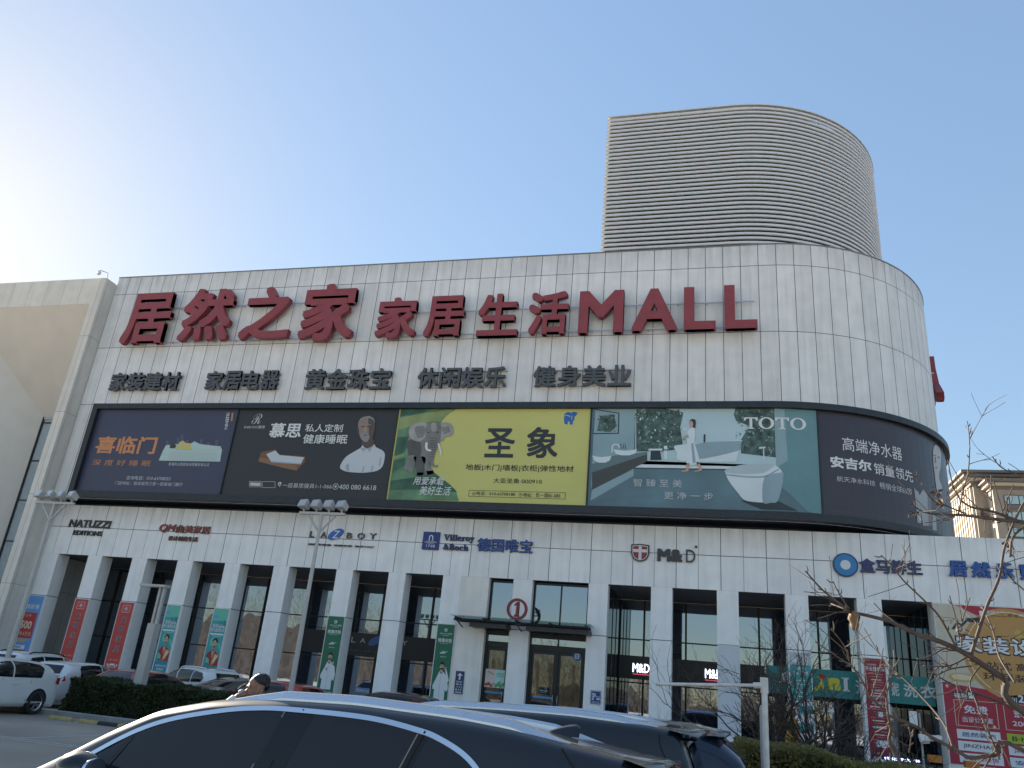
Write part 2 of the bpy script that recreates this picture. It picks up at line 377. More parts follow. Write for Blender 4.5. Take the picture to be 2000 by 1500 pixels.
# dark soffit under the overhanging storey, and the recessed strip behind it
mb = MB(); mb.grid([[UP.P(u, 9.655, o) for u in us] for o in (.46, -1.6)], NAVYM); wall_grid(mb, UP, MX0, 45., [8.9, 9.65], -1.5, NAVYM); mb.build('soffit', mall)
# billboard frame
FB, FT, FL, FR = 9.66, 15.08, -34.72, 30.
mb = MB(); UP.slab(mb, FL, FR, FT-.3, FT, .003, .40, DARKM); UP.slab(mb, FL, FR, FB, FB+.34, .003, .40, DARKM)
UP.slab(mb, FL-.002, FL+.34, FB+.341, FT-.301, .003, .398, DARKM)
mb.build('billboard_frame', mall)
# beam over the shop fronts
mb = MB(); bt, bb = 9.38, 6.66
mb.add([(-38, 0, bb), (34, 0, bb), (34, 0, bt), (-38, 0, bt)], [(0, 1, 2, 3)], LOM, [(-38, bb), (34, bb), (34, bt), (-38, bt)])
mb.add([(-38, 0, bt), (34, 0, bt), (34, .32, bt), (-38, .32, bt)], [(0, 1, 2, 3)], TRIM)
mb.add([(-38, .32, bt), (34, .32, bt), (34, .32, 8.9), (-38, .32, 8.9)], [(0, 1, 2, 3)], PLM, [(0, 0)]*4)
mb.add([(-38, .32, 8.9), (34, .32, 8.9), (34, 34, 8.9), (-38, 34, 8.9)], [(0, 1, 2, 3)], MATS['roof_membrane'])
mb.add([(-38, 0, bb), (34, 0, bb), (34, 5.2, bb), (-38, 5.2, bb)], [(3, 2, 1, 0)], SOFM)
mb.add([(34, 0, 0), (34, 34, 0), (34, 34, bt), (34, 0, bt)], [(0, 1, 2, 3)], PLM, [(0, 0), (30, 0), (30, 9), (0, 9)])
mb.build('shopfront_beam', mall)
PILL = [(-37.3, -35.04), (-33.08, -32.18), (-30.25, -29.32), (-27.44, -26.50), (-24.60, -23.70), (-21.78, -20.90), (-18.29, -17.40), (-15.51, -14.63), (-12.72, -11.80),
        (-9.26, -8.35), (-5.74, -4.86), (-2.95, -2.03), (-.13, .77), (2.68, 3.60), (5.50, 6.45)]
for a, b in PILL:
    mb = MB(); mb.box((a, .002, .42), (b, .81 if not -10 < a < -5 else .62, 6.657), PIM, True); mb.build('pillar', mall, .008)
mb = MB(); mb.box((-11.797, .004, .42), (-10.43, .9, 6.657), PLM, True); mb.build('entrance_wall', mall)
mb = MB(); mb.box((8.35, .002, .42), (33.9, .9, 6.657), PLM, True); mb.build('end_wall', mall)
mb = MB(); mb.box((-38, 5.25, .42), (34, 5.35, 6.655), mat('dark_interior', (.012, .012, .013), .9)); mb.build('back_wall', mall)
def window(x0, x1, y, z0, z1, vs, hs, parent=mall, gm=GLASS, fr=.06):
    mb = MB(); mb.box((x0, y, z0), (x0+fr, y+.12, z1), MULL); mb.box((x1-fr, y, z0), (x1, y+.12, z1), MULL)
    mb.box((x0+fr, y+.001, z0), (x1-fr, y+.12, z0+fr), MULL); mb.box((x0+fr, y+.001, z1-fr), (x1-fr, y+.12, z1), MULL)
    for v in vs: mb.box((v-.03, y+.012, z0+fr), (v+.03, y+.118, z1-fr), MULL)
    for h in hs: mb.box((x0+fr, y+.02, h-.03), (x1-fr, y+.116, h+.03), MULL)
    fo = mb.build('window', parent)
    p = MB(); p.add([(x0+fr, y+.07, z0+fr), (x1-fr, y+.07, z0+fr), (x1-fr, y+.07, z1-fr), (x0+fr, y+.07, z1-fr)], [(0, 1, 2, 3)], gm); p.build('pane', fo)
    return fo
NAVG = glass_mat('navy_return_glass', (.008, .014, .026), .10, .03)
mb = MB(); mb.box((-11.79, .905, .42), (-11.7, 5.2, 6.654), MULL); mb.build('arcade_return', mall)
for x, y0 in ((-4.95, .66), (8.352, .905)):
    sg = 1 if x < 0 else -1; xf = x+.086 if x < 0 else x; mb = MB(); mb.box((x, y0, .42), (x+.086, 5.2, 6.654), NAVG)
    for y in (2.0, 3.4): mb.box((min(xf, xf+sg*.022), y, .42), (max(xf, xf+sg*.022), y+.06, 6.65), MULL)
    mb.build('arcade_return', mall)
xs = list(np.arange(-37.9, -11.9, 2.88))
for a, b in [(xs[k], xs[k+1]) for k in range(len(xs)-1)]+[(xs[-1], -11.8)]:
    window(a, b, 4.95, .45, 6.62, [a+(b-a)*.5], [4.73, 2.72], fr=.05)
xs = [-4.85, -3.66, -1.63, .1, 1.8, 4.47, 6.4, 8.34]
for a, b in zip(xs, xs[1:]): window(a, b, 4.95, .45, 6.62, [], [4.73, 2.72], fr=.045)
# entrance: two glazed bays with doors below
for a, b in ((-10.426, -9.264), (-8.346, -5.744)):
    y = .34; mid = [(a+b)/2] if b-a > 2 else []
    window(a, b, y, 4.63, 6.60, mid, [], fr=.09)
    mb = MB(); mb.box((a, y-.04, 4.2), (b, y+.2, 4.625), MULL); mb.build('transom_beam', mall)
    window(a, b, y, 3.82, 4.195, mid, [], fr=.05)
    mb = MB(); mb.box((a, y-.02, 3.62), (b, y+.14, 3.815), MULL); mb.box((a, y-.02, .44), (a+.12, y+.14, 3.617), MULL); mb.box((b-.12, y-.02, .44), (b, y+.14, 3.617), MULL)
    if mid: mb.box((mid[0]-.05, y-.018, .44), (mid[0]+.05, y+.14, 3.617), MULL)
    mb.build('door_frame', mall)
    ed = [a+.12]+([mid[0]-.05, mid[0]+.05] if mid else [])+[b-.12]
    for k in range(0, len(ed), 2):
        u0, u1 = ed[k]+.004, ed[k+1]-.004
        mb = MB(); s_ = .1; yy = y+.03
        mb.box((u0, yy, .45), (u0+s_, yy+.06, 3.61), MULL); mb.box((u1-s_, yy, .45), (u1, yy+.06, 3.61), MULL); mb.box((u0+s_, yy+.002, .45), (u1-s_, yy+.06, .62), MULL); mb.box((u0+s_, yy+.002, 3.48), (u1-s_, yy+.06, 3.61), MULL)
        do = mb.build('door', mall)
        p = MB(); p.add([(u0+s_, yy+.03, .62), (u1-s_, yy+.03, .62), (u1-s_, yy+.03, 3.48), (u0+s_, yy+.03, 3.48)], [(0, 1, 2, 3)], GLASSD); p.build('pane', do)
        hx = u1-.05 if k == 0 else u0+.05
        p = MB(); p.tube([(hx, yy-.001, 1.35), (hx, yy-.06, 1.4), (hx, yy-.06, 1.75), (hx, yy-.001, 1.8)], .014, ALU, 6); p.build('handle', do)
# louvred drum on the roof
LOUV = mat('louvre_alu', (.60, .595, .58), .38, .25, noise=.06)
def drum(u, z, o):                                                # straight run, then a round corner
    x0, R = .8, 8.6
    if u <= x0: return (u, 0-o, z)
    t = (u-x0)/R
    if t < math.pi/2: return (x0+(R+o)*math.sin(t), R-(R+o)*math.cos(t), z)
    return (x0+R+o, R+(u-x0-R*math.pi/2), z)
du = [-6.0, -2.6, .7]+[.7+.45*k for k in range(1, 30)]+[18., 26.]
mb = MB(); mb.grid([[drum(u, z, -.6) for u in du] for z in (23.3, 32.96)], mat('louvre_backing', (.018, .018, .018), .8)); screen = mb.build('louvre_backing', mall)
mb = MB(); n_sl = 35; pit = (32.95-23.56)/n_sl
for k in range(n_sl):
    z = 23.56+k*pit; pr = [(z, -.07), (z+.01, -.015), (z+.02, 0), (z+.14, .0), (z+.15, -.02), (z+.155, -.07)]
    mb.grid([[drum(u, q[0], q[1]) for u in du] for q in pr+[pr[0]]], LOUV)
    mb.add([drum(-6.0, *q) for q in pr], [(0, 1, 2, 3, 4, 5)], LOUV)
mb.build('louvre_slats', mall)
mb = MB(); mb.grid([[drum(u, q[0], q[1]) for u in du] for q in ((32.95, -.5), (32.95, .02), (33.02, .02), (33.02, -.5), (32.95, -.5))], LOUV); mb.build('drum_coping', mall)
mb = MB()
for u in list(np.arange(-5.8, .7, 1.3))+[.7+1.3*k for k in range(1, 14)]:
    a = drum(u, 23.5, -.12); b = drum(u, 32.95, -.12); mb.tube([a, b], .035, MULL, 5)
mb.build('louvre_posts', mall)
mb = MB()
for y in (1.2, 2.6): mb.tube([(-6.0, y, 23.3), (-6.0, y, 32.9)], .06, LOUV, 6)
for k in range(n_sl):
    z = 23.56+k*pit; mb.box((-6.012, .09, z+.03), (-5.9, 3.4, z+.15), LOUV)
mb.build('louvre_return', mall)

# ------------------------------------------------------------------ neighbour on the left: a portal with a splayed wall
wing = thing('portal_building', 'pale stone clad wing with deep square portal and slim glass strip beside the mall', 'building', (0, 0, 0))
WING = panel_mat('wing_cladding', 1.3, [4.8, 9.6, 14.4, 19.2], (.62, .585, .53), lw=.02, dirt=.08, line=(.22, .21, .2))
mb = MB(); mb.box((-75, -1.5, 21.35), (-36.06, -.1, 23.1), WING, True); mb.build('portal_beam', wing)
mb = MB(); mb.box((-36.72, -1.5, 0), (-36.06, 24, 21.347), WING, True); mb.build('portal_fin', wing)
F_ = (-45.94, -1.49, 21.345); B_ = tuple(atY((85, 815), 3.2)); bz = B_[2]
mb = MB(); mb.add([F_, (-36.72, -1.49, 21.345), (-36.72, 3.2, bz), B_], [(3, 2, 1, 0)], mat('portal_ceiling', (.60, .57, .53), .7, noise=.05, nscale=.6)); mb.build('portal_ceiling', wing)
mb = MB(); mb.add([(F_[0], F_[1], 0), (B_[0], B_[1], 0), B_, F_], [(0, 1, 2, 3)], mat('splayed_wall_stone', (.66, .64, .60), .7, noise=.04, nscale=1.2)); mb.build('splayed_wall', wing)
mb = MB(); mb.add([(-75, -1.5, 0), (F_[0], -1.5, 0), (F_[0], -1.5, 21.35), (-75, -1.5, 21.35)], [(0, 1, 2, 3)], WING, [(-75, 0), (-46, 0), (-46, 21), (-75, 21)]); mb.box((-75, -1.4, 21.4), (-36.1, 24, 22.9), MATS['portal_ceiling']); mb.build('front_wall', wing)
mb = MB()
for z in np.arange(0, bz, 2.55): mb.box((B_[0], 3.17, z), (-36.72, 3.3, z+.07), MULL)
mb.box((B_[0], 3.16, 0), (B_[0]+.12, 3.31, bz), MULL); mb.box((B_[0]+.12, 3.165, bz-.15), (-36.72, 3.3, bz), ALU)
gw = mb.build('glass_curtain', wing)
p = MB(); p.add([(B_[0], 3.22, 0), (-36.72, 3.22, 0), (-36.72, 3.22, bz), (B_[0], 3.22, bz)], [(0, 1, 2, 3)], glass_mat('pale_glass', (.16, .22, .27), .4, .02)); p.build('pane', gw)
c = thing('security_camera', 'small white dome camera on a bracket at the roof corner of the portal', 'camera', (-36.3, -1.4, 23.1))
mb = MB(); mb.tube([(-36.3, -1.2, 23.1), (-36.3, -1.3, 23.55), (-36.45, -1.75, 23.5)], .035, ALU, 6); mb.build('bracket', c)
mb = MB(); mb.ell((-36.45, -1.78, 23.3), (.13, .13, .15), mat('white_plastic', (.7, .7, .68), .35)); mb.build('dome', c)

# ------------------------------------------------------------------ distant flats
BEI = mat('flat_stone', (.30, .265, .225), .75, noise=.12, nscale=.4); BEI2 = mat('flat_pale_trim', (.46, .41, .34), .7, noise=.08)
COR = mat('flat_cornice', (.13, .12, .115), .6); WING_ = glass_mat('flat_glass', (.16, .18, .16), .35, .05, tint=(.9, .95, .85))
apt = thing('apartment_block', 'tan stone apartment block with dark stepped eaves far behind the curved corner', 'building', (47, 127, 0))
mb = MB(); mb.box((47.2, 127.3, 0), (92, 144, 47.6), BEI); mb.build('main_block', apt)
mb = MB()
for k, (o, z0, z1) in enumerate(((.5, 46.2, 46.9), (1.2, 46.95, 47.5), (1.9, 47.55, 48.1), (2.4, 48.2, 48.7))): mb.box((47.2-o, 127.3-o, z0), (94, 145, z1), COR if k != 1 else BEI2)
mb.box((48, 128, 48.7), (93, 144, 49.6), COR); mb.build('roof', apt)
mb = MB(); mb.box((49.3, 123.6, 0), (94, 127.25, 45.2), BEI); mb.build('bay_block', apt)
mb = MB()
for k, (o, z0, z1) in enumerate(((.3, 44.6, 45.1), (.9, 45.15, 45.7), (1.5, 45.75, 46.15))): mb.box((49.3-o, 123.6-o, z0), (95, 127.2, z1), COR if k != 1 else BEI2)
mb.build('bay_cornice', apt)
mb = MB()
for y in np.arange(127.9, 143.6, 1.55): mb.box((46.75, y, 0), (47.197, y+.55, 46.1), BEI2)
mb.build('pilasters', apt)
for z in np.arange(2.5, 44, 3.0):
    for y in np.arange(128.65, 142.5, 3.1):
        if z < 28: continue
        q = MB(); q.box((47.12, y, z), (47.19, y+.6, z+1.9), MULL); q.build('side_window', apt)
    mbx = MB(); mbx.box((49.24, 124.7, z), (49.297, 125.9, z+2.2), MULL)
    if z > 28: mbx.build('side_window', apt)
    if z < 28: continue
    for k, x in enumerate((51.0, 56.3, 61.6, 66.9)):
        q = MB(); q.box((x, 123.45, z+.2), (x+3.3, 123.597, z+2.0), MULL); q.box((x-.1, 123.35, z-.75), (x+3.4, 123.595, z+.17), COR); wo = q.build('window', apt)
        q = MB()
        for u, v in ((.1, .75), (.9, 2.35), (2.5, 3.2)): q.box((x+u, 123.43, z+.32), (x+v, 123.447, z+1.9), WING_)
        q.build('pane', wo)

# ------------------------------------------------------------------ the wood across the street: it shows in the shop glass and the car bodies
mb = MB(); V = []; F = []
for i in range(36000):
    x = rng.uniform(-190, 190); h = 9.0+1.8*math.sin(x*.13)+1.2*math.sin(x*.37+1)+1.2*rng.random()+max(0, min(1, (-55-x)/25))*12; z = h*rng.beta(1.5, 1.2); y = -118-rng.uniform(0, 9); s_ = rng.uniform(.4, 1.1)*(1.2-.7*z/h); a = rng.normal(0, .55); o = len(V); tk = .055
    dx, dz = math.sin(a)*s_, math.cos(a)*s_; V += [(x-dx-tk, y, z-dz), (x-dx+tk, y, z-dz), (x+dx, y, z+dz)]; F.append((o, o+1, o+2))
for x in np.arange(-188, 188, 2.3): o = len(V); V += [(x-.14, -120, 0), (x+.14, -120, 0), (x+.05+rng.normal(0, .4), -120, 7.5), (x-.05+rng.normal(0, .4), -120, 7.5)]; F.append((o, o+1, o+2, o+3))
mb.add(V, F, mat('winter_wood', (.075, .062, .052), .95, noise=.3, nscale=.6)); us_ = np.arange(-190, 191, 2.)
mb.grid([[(u, -129, z*(3.4+max(0, min(1, (-55-u)/25))*9+1.1*math.sin(u*.21)+.8*math.sin(u*.57)+.5*math.sin(u*1.3))) for u in us_] for z in (0, 1)], MATS['winter_wood'])
tag(mb.build('winter_woods', None), 'brown leafless wood across the street reflected in the shop glass', 'woods', kind='stuff')
# ------------------------------------------------------------------ raised signs on the building
RED = mat('sign_red', (.235, .04, .048), .5, noise=.12, nscale=1.5); GREYL = mat('sign_charcoal', (.065, .073, .08), .5, noise=.12)
GALV = mat('galvanised_rail', (.5, .5, .5), .4, .6)
def base(W, u, z): return W.P(u, z, 0)
def chars(name, label, W, items, m, off, dep, bold, rails=None, group=None, part='character', cat='sign'):
    a = W.inv(items[0][1], off+dep); t = thing(name, label, cat, W.P(a[0], a[1]-1, 0), group)
    for tx, tl, br in items:
        mb = MB(); W.text(mb, tx, tl, br, m, off, bold, dep); mb.build(part, t)
    if rails:
        a = W.inv(items[0][1], off+dep); b = W.inv(items[-1][2], off+dep); h = a[1]-b[1]; mb = MB()
        for k in rails: W.slab(mb, a[0]+.1, b[0]-.1, b[1]+h*k-.03, b[1]+h*k+.03, off-.12, off-.06, GALV)
        for u in np.arange(a[0]+.5, b[0], 1.4):
            for k in rails: W.slab(mb, u-.02, u+.02, b[1]+h*k-.025, b[1]+h*k+.025, .002, off-.12, GALV)
        mb.build('mounting_rail', t)
    return t
chars('roof_sign', 'large dark red four character sign at the top left of the pale upper wall', UP,
      [('居', (259, 574), (318, 669)), ('然', (369, 565), (440, 663)), ('之', (486, 562), (560, 660)), ('家', (600, 556), (684, 663))], RED, .3, .32, .026, (.1, .75))
chars('roof_sign', 'dark red sign of four smaller characters followed by the word MALL', UP,
      [('家', (742, 582), (808, 658)), ('居', (836, 579), (901, 655)), ('生', (938, 575), (1009, 654)), ('活', (1036, 571), (1107, 651)), ('M', (1133, 569), (1216, 648)), ('A', (1236, 565), (1322, 644)), ('L', (1336, 561), (1398, 642)), ('L', (1414, 557), (1480, 640))],
      RED, .3, .32, .026, (.12, .68))
for tx, tl, br, lb in (('家装建材', (220, 728), (345, 762), 'dark grey four character sign leftmost in the row above the billboards'), ('家居电器', (406, 725), (539, 760), 'dark grey four character sign, second from the left in the row above the billboards'),
                       ('黄金珠宝', (600, 721), (760, 759), 'dark grey four character sign, middle one of the row above the billboards'), ('休闲娱乐', (818, 718), (986, 756), 'dark grey four character sign above the yellow billboard, second from the right'),
                       ('健身美业', (1043, 715), (1232, 753), 'dark grey four character sign rightmost in the row, above the yellow billboard edge')):
    a = UP.inv(tl, .3); b = UP.inv(br, .3); t = thing('category_sign', lb, 'sign', UP.P(a[0], b[1], 0), 'dark grey signs above the billboards'); n = len(tx); w_ = (b[0]-a[0])/(n+.08*(n-1))
    for k, ch in enumerate(tx):
        mb = MB(); u = a[0]+k*w_*1.08; UP.textm(mb, ch, u, b[1], u+w_, a[1], GREYL, .15, .022, .15); mb.build('character', t)
    mb = MB()
    for k in (.1, .85): UP.slab(mb, a[0], b[0], b[1]+(a[1]-b[1])*k-.02, b[1]+(a[1]-b[1])*k+.02, .002, .13, GALV)
    mb.build('mounting_rail', t)
# the red sign round the corner, seen on edge
t = thing('side_sign', 'dark red sign seen edge on, round the right corner of the upper wall', 'sign', (11.2, 8.6, 18))
mb = MB()
for (y0, z0, y1, z1) in ((7.3, 21.6, 7.9, 18.6), (8.3, 21.6, 7.6, 18.2)): pass
UPs = 2.2+4.5*math.pi
UP.textm(mb, '人', UPs-1.0, 18.3, UPs+2.0, 21.4, RED, .25, .035, .35); mb.build('character', t)
mb = MB(); UP.slab(mb, UPs-.8, UPs+1.8, 19.9, 19.96, .002, .248, GALV); mb.build('mounting_rail', t)

DGREY = mat('sign_dark_grey', (.05, .05, .052), .4, .4); SRED = mat('sign_brick_red', (.22, .05, .04), .45); SBLUE = mat('sign_royal_blue', (.012, .035, .19), .4)
SBLUE2 = mat('sign_navy', (.02, .035, .12), .4); SWHITE = mat('sign_white', (.62, .63, .64), .4); SKYB = mat('sign_sky_blue', (.02, .19, .42), .4)
BRONZE = mat('sign_bronze', (.09, .085, .075), .4, .5)
def losign(name, label, items, extra=None, dep=.07, cat='sign'):
    a = LO.inv(items[0][1]); t = thing(name, label, cat, (a[0], 0, a[1]))
    for it in items:
        tx, tl, br, m, bold = it[:5]; mb = MB(); LO.text(mb, tx, tl, br, m, .02, bold, dep, *(it[5:])); mb.build('lettering', t)
    if extra: extra(t)
    return t
losign('shop_sign', 'dark grey capital letter shop sign in two lines at the far left of the beam', [('NATUZZI', (137, 1014), (213, 1032), DGREY, .02, .07), ('EDITIONS', (144, 1035), (197, 1047), DGREY, .02)])
losign('shop_sign', 'brick red shop sign with slanted capitals beside four characters', [('QM', (313, 1023), (340, 1041), SRED, .018, .18), ('曲美家居', (346, 1025), (408, 1043), SRED, .012), ('设计创造生活', (329, 1046), (384, 1058), mat('sign_dull_red', (.16, .07, .06), .5), .01)])
def zed(t):
    mb = MB(); c = LO.inv((656.7, 1044)); V = []; n = 28
    ring = [(c[0]+.36*math.cos(a)+.16*math.sin(a), c[1]+.29*math.sin(a)+.05*math.cos(a)) for a in [2*math.pi*i/n for i in range(n)]]
    for o in (.1,): mb.add([LO.P(u, z, o) for u, z in ring], [tuple(range(n))], mat('sign_mid_blue', (.02, .12, .42), .35))
    mb.add([LO.P(u, z, o) for o in (.005, .1) for u, z in ring], [(k, (k+1) % n, n+(k+1) % n, n+k) for k in range(n)], MATS['sign_mid_blue'])
    mb.build('emblem', t); mb = MB(); LO.text(mb, 'Z', (651, 1036), (662, 1052), SWHITE, .102, .01, .012, .2); mb.build('lettering', t)
losign('shop_sign', 'bronze spaced capitals with a blue oval Z emblem behind the floodlight mast', [(c, tl, br, BRONZE, .012) for c, tl, br in (('L', (606, 1037), (612, 1049)), ('A', (627.5, 1038), (636, 1050)), ('B', (677.5, 1040), (686.5, 1051.5)), ('O', (699, 1040.5), (711, 1052.5)), ('Y', (722, 1041), (734, 1053)))]
       + [('美国乐至宝  功能沙发  始于1927', (602, 1060.5), (729, 1070), BRONZE, .012)], zed)
def sq(t):
    mb = MB(); a = LO.inv((827.5, 1038), .1); b = LO.inv((855.5, 1074), .1); mb.box((a[0], -.1, b[1]), (b[0], -.002, a[1]), SBLUE); mb.build('plate', t, .01)
    mb = MB(); R_ = Rect(mb, a[0], b[1], b[0], a[1], -.1); R_.text('1748', .26, .72, .78, .88, SWHITE, 1, .01)
    q = [(.36+.0*k, .45) for k in range(1)]
    n = 12; arc = [(.5+.13*math.cos(math.pi*k/n), .3-.12*math.sin(math.pi*k/n)) for k in range(n+1)]; inn = [(.5+.07*math.cos(math.pi*k/n), .3-.06*math.sin(math.pi*k/n)) for k in range(n+1)]
    R_.poly([(.63, .5)]+arc+[(.37, .5)]+[(.43, .5)]+inn[::-1]+[(.57, .5)], SWHITE, 1)
    for k, (u0, u1) in enumerate(((.22, .78), (.12, .88), (.3, .7))): R_.rect(u0, .53+.055*k, u1, .55+.055*k, SWHITE, 1)
    mb.build('emblem', t)
SER = lambda s: ''.join(chr(0x1D400+ord(c)-65) if 'A' <= c <= 'Z' else chr(0x1D41A+ord(c)-97) if 'a' <= c <= 'z' else c for c in s)
losign('shop_sign', 'royal blue serif shop sign with a square white emblem plate and four characters', [(SER('Villeroy'), (867, 1043), (925, 1061), SBLUE2, .012), ('&'+SER('Boch'), (866, 1062), (914, 1076), SBLUE2, .012), ('德国唯宝', (933, 1050), (1039, 1081), mat('sign_blue', (.015, .06, .25), .4), .02)], sq)
def shield(t):
    a = LO.inv((1233, 1063), .09); b = LO.inv((1267.5, 1098), .09); x0, x1, z0, z1 = a[0], b[0], b[1], a[1]
    def out(k):
        cx = (x0+x1)/2; hw = (x1-x0)/2-k; q = [(-1, z1-k), (0, z1-k+.04), (1, z1-k)]; P = [(cx+u*hw, z) for u, z in q]
        P += [(cx+hw*(1.0 if v < .45 else math.sqrt(max(0, 1-((v-.45)/.55)**2))), z1-k-(z1-z0-2*k)*v) for v in np.linspace(.1, 1, 10)]
        return P+[(2*cx-p[0], p[1]) for p in P[::-1][1:-3]]
    mb = MB(); o = out(0); n = len(o); mb.add([LO.P(u, z, .09) for u, z in o[::-1]], [tuple(range(n))], DGREY); mb.add([LO.P(u, z, q) for q in (.003, .09) for u, z in o], [(k, (k+1) % n, n+(k+1) % n, n+k) for k in range(n)], DGREY)
    i = out(.06); LO.polym(mb, i, SWHITE, .094); i = out(.09); LO.polym(mb, i, mat('shield_red', (.25, .02, .025), .4), .098); mb.build('shield', t)
    cx = (x0+x1)/2; mb = MB(); LO.polym(mb, [(cx-.065, z0+.1), (cx+.065, z0+.1), (cx+.065, z1-.07), (cx-.065, z1-.07)], SWHITE, .102); zc = z0+(z1-z0)*.64
    for s_ in (-1, 1): LO.polym(mb, [(cx+s_*.066, zc-.065), (cx+s_*((x1-x0)/2-.1), zc-.065), (cx+s_*((x1-x0)/2-.1), zc+.065), (cx+s_*.066, zc+.065)], SWHITE, .102)
    mb.build('cross', t)
losign('shop_sign', 'charcoal M&D lettering beside a red shield with a white cross', [('M&', (1284, 1071), (1333, 1098), DGREY, .05), ('D', (1340, 1073), (1358, 1099), DGREY, 0.), ('●', (1357, 1065), (1362, 1070.5), DGREY, 0.)], shield)
def roundel(t):
    mb = MB(); c = LO.inv((1651.5, 1103), .12)
    for r, o, m in ((.50, .10, SBLUE2), (.44, .106, SKYB), (.20, .112, SWHITE)):
        ring = [(c[0]+r*math.cos(2*math.pi*k/30), c[1]+r*math.sin(2*math.pi*k/30)) for k in range(30)]
        mb.add([LO.P(u, z, o) for u, z in ring], [tuple(range(30))], m); mb.add([LO.P(u, z, q) for q in (.002, o) for u, z in ring], [(k, (k+1) % 30, 30+(k+1) % 30, 30+k) for k in range(30)], m)
    mb.build('roundel', t)
losign('shop_sign', 'navy rounded four character shop sign with a plain blue roundel at its left', [('盒马鲜生', (1678, 1090), (1803, 1124), SBLUE2, .03)], roundel)
def rails(t):
    mb = MB()
    for px in ((1848, 1102), (1848, 1124)): a = LO.inv(px); mb.box((a[0], -.02, a[1]-.02), (a[0]+6, -.002, a[1]+.02), GALV)
    mb.build('mounting_rail', t)
losign('shop_sign', 'bright blue bold character sign on rails, running out of the picture above the red poster', [('居', (1852, 1094), (1892, 1127), mat('sign_bright_blue', (.012, .075, .30), .4), .035), ('然', (1896, 1096), (1937, 1129), MATS['sign_bright_blue'], .035), ('乐', (1943, 1098), (1983, 1131), MATS['sign_bright_blue'], .035), ('购', (1990, 1100), (2030, 1134), MATS['sign_bright_blue'], .035)], rails, dep=.1)

# ------------------------------------------------------------------ fascia signs behind the pillars
def fascia(name, label, x0, x1, z0, z1, m, y=4.78, items=(), cat='sign', extra=None):
    t = thing(name, label, cat, (x0, y, z0)); mb = MB(); mb.box((x0, y, z0), (x1, y+.08, z1), m); mb.build('board', t)
    W = Wall(y, False)
    for tx, tl, br, mm, bold in items: mb = MB(); W.text(mb, tx, tl, br, mm, .002, bold, .03); mb.build('lettering', t)
    if extra: extra(t, W)
    return t
FAS = mat('fascia_charcoal', (.02, .023, .03), .45); FBLK = mat('fascia_black', (.01, .01, .012), .4)
LITW = mat('lit_letter', (.75, .8, .9), .4, emit=.9); GRYW = mat('letter_grey', (.6, .62, .64), .4); DIMW = mat('letter_dim', (.2, .2, .21), .5)
W8 = Wall(4.78, False); zf0 = W8.inv((700, 1281))[1]; zf1 = W8.inv((690, 1235))[1]
def fz(t, W):
    mb = MB(); c = W.inv((733, 1252)); ring = [(c[0]+.34*math.cos(a)+.15*math.sin(a), c[1]+.26*math.sin(a)+.05*math.cos(a)) for a in [2*math.pi*i/26 for i in range(26)]]; W.polym(mb, ring, MATS['sign_mid_blue'], .03); mb.build('emblem', t)
fascia('fascia_sign', 'charcoal fascia board with grey spaced letters and a blue oval, left of the mall doors', -22.3, -11.82, zf0, zf1, FAS, items=[('L', (687, 1244), (694, 1255), GRYW, 0), ('A', (704, 1246), (713, 1256), GRYW, 0), ('Y', (786, 1251), (795, 1261), GRYW, 0), ('美国乐至宝 功能', (683, 1268), (745, 1276), DIMW, 0)], extra=fz)
W8b = Wall(4.78, False); a = W8b.inv((1230, 1280)); b = W8b.inv((1230, 1325))
UNDR = mat('lit_red_line', (.5, .06, .09), .4, emit=.25)
for k, (x0, x1, px, lb) in enumerate(((-4.83, -2.1, [(1236, 1295), (1268, 1315)], 'black fascia board with lit white M&D letters nearest the mall doors'), (-2.08, .42, [(1377, 1306), (1410, 1327)], 'black fascia board with lit white M&D letters left of the blank banner'))):
    def ul(t, W, px=px):
        q0 = W.inv((px[0][0], px[1][1]+2), .03); q1 = W.inv((px[1][0], px[1][1]+4), .03); mb = MB(); mb.box((q0[0], 4.74, q1[1]-.02), (q1[0], 4.775, q1[1]+.03), UNDR); mb.build('underline', t)
    fascia('fascia_sign', lb, x0, x1, b[1], a[1], FBLK, items=[('M&D', px[0], px[1], LITW, .008)], extra=ul)
fascia('fascia_sign', 'black fascia board without readable letters behind the bare shrub', .44, 2.0, b[1], a[1], FBLK)
GRN = mat('fascia_teal', (.012, .20, .19), .5, noise=.08); YEL = mat('letter_yellow', (.55, .48, .04), .5); LWH = mat('letter_off_white', (.6, .62, .6), .5)
W9 = Wall(1.0, False); g0 = W9.inv((1500, 1352)); g1 = W9.inv((1500, 1299))
def fig(t, W):
    mb = MB(); W.poly(mb, [(1590, 1343), (1597, 1338), (1604, 1330), (1600, 1324), (1593, 1322), (1602, 1320), (1608, 1331), (1610, 1349), (1606, 1350), (1603, 1341), (1596, 1349), (1590, 1349)], YEL, .03); mb.build('figure', t)
    mb = MB(); W.disc(mb, (1606, 1321), .14, mat('letter_red', (.3, .02, .02), .5), .034, r2=.10); mb.build('dot', t)
fascia('fascia_sign', 'long teal laundry fascia board with yellow and white letters behind three pillars', g0[0]-.05, 8.33, g0[1], g1[1], GRN, 1.0, items=[('J', (1516, 1312), (1536, 1335), LWH, .02), ('n', (1616, 1323), (1642, 1349), YEL, .07), (SER('I'), (1644, 1323), (1660, 1351), LWH, .02), ('洁', (1670, 1328), (1700, 1358), LWH, .015), ('妮', (1740, 1333), (1757, 1360), LWH, .02), ('洗', (1764, 1336), (1793, 1363), LWH, .02), ('衣', (1797, 1337), (1830, 1366), LWH, .02)], extra=fig)

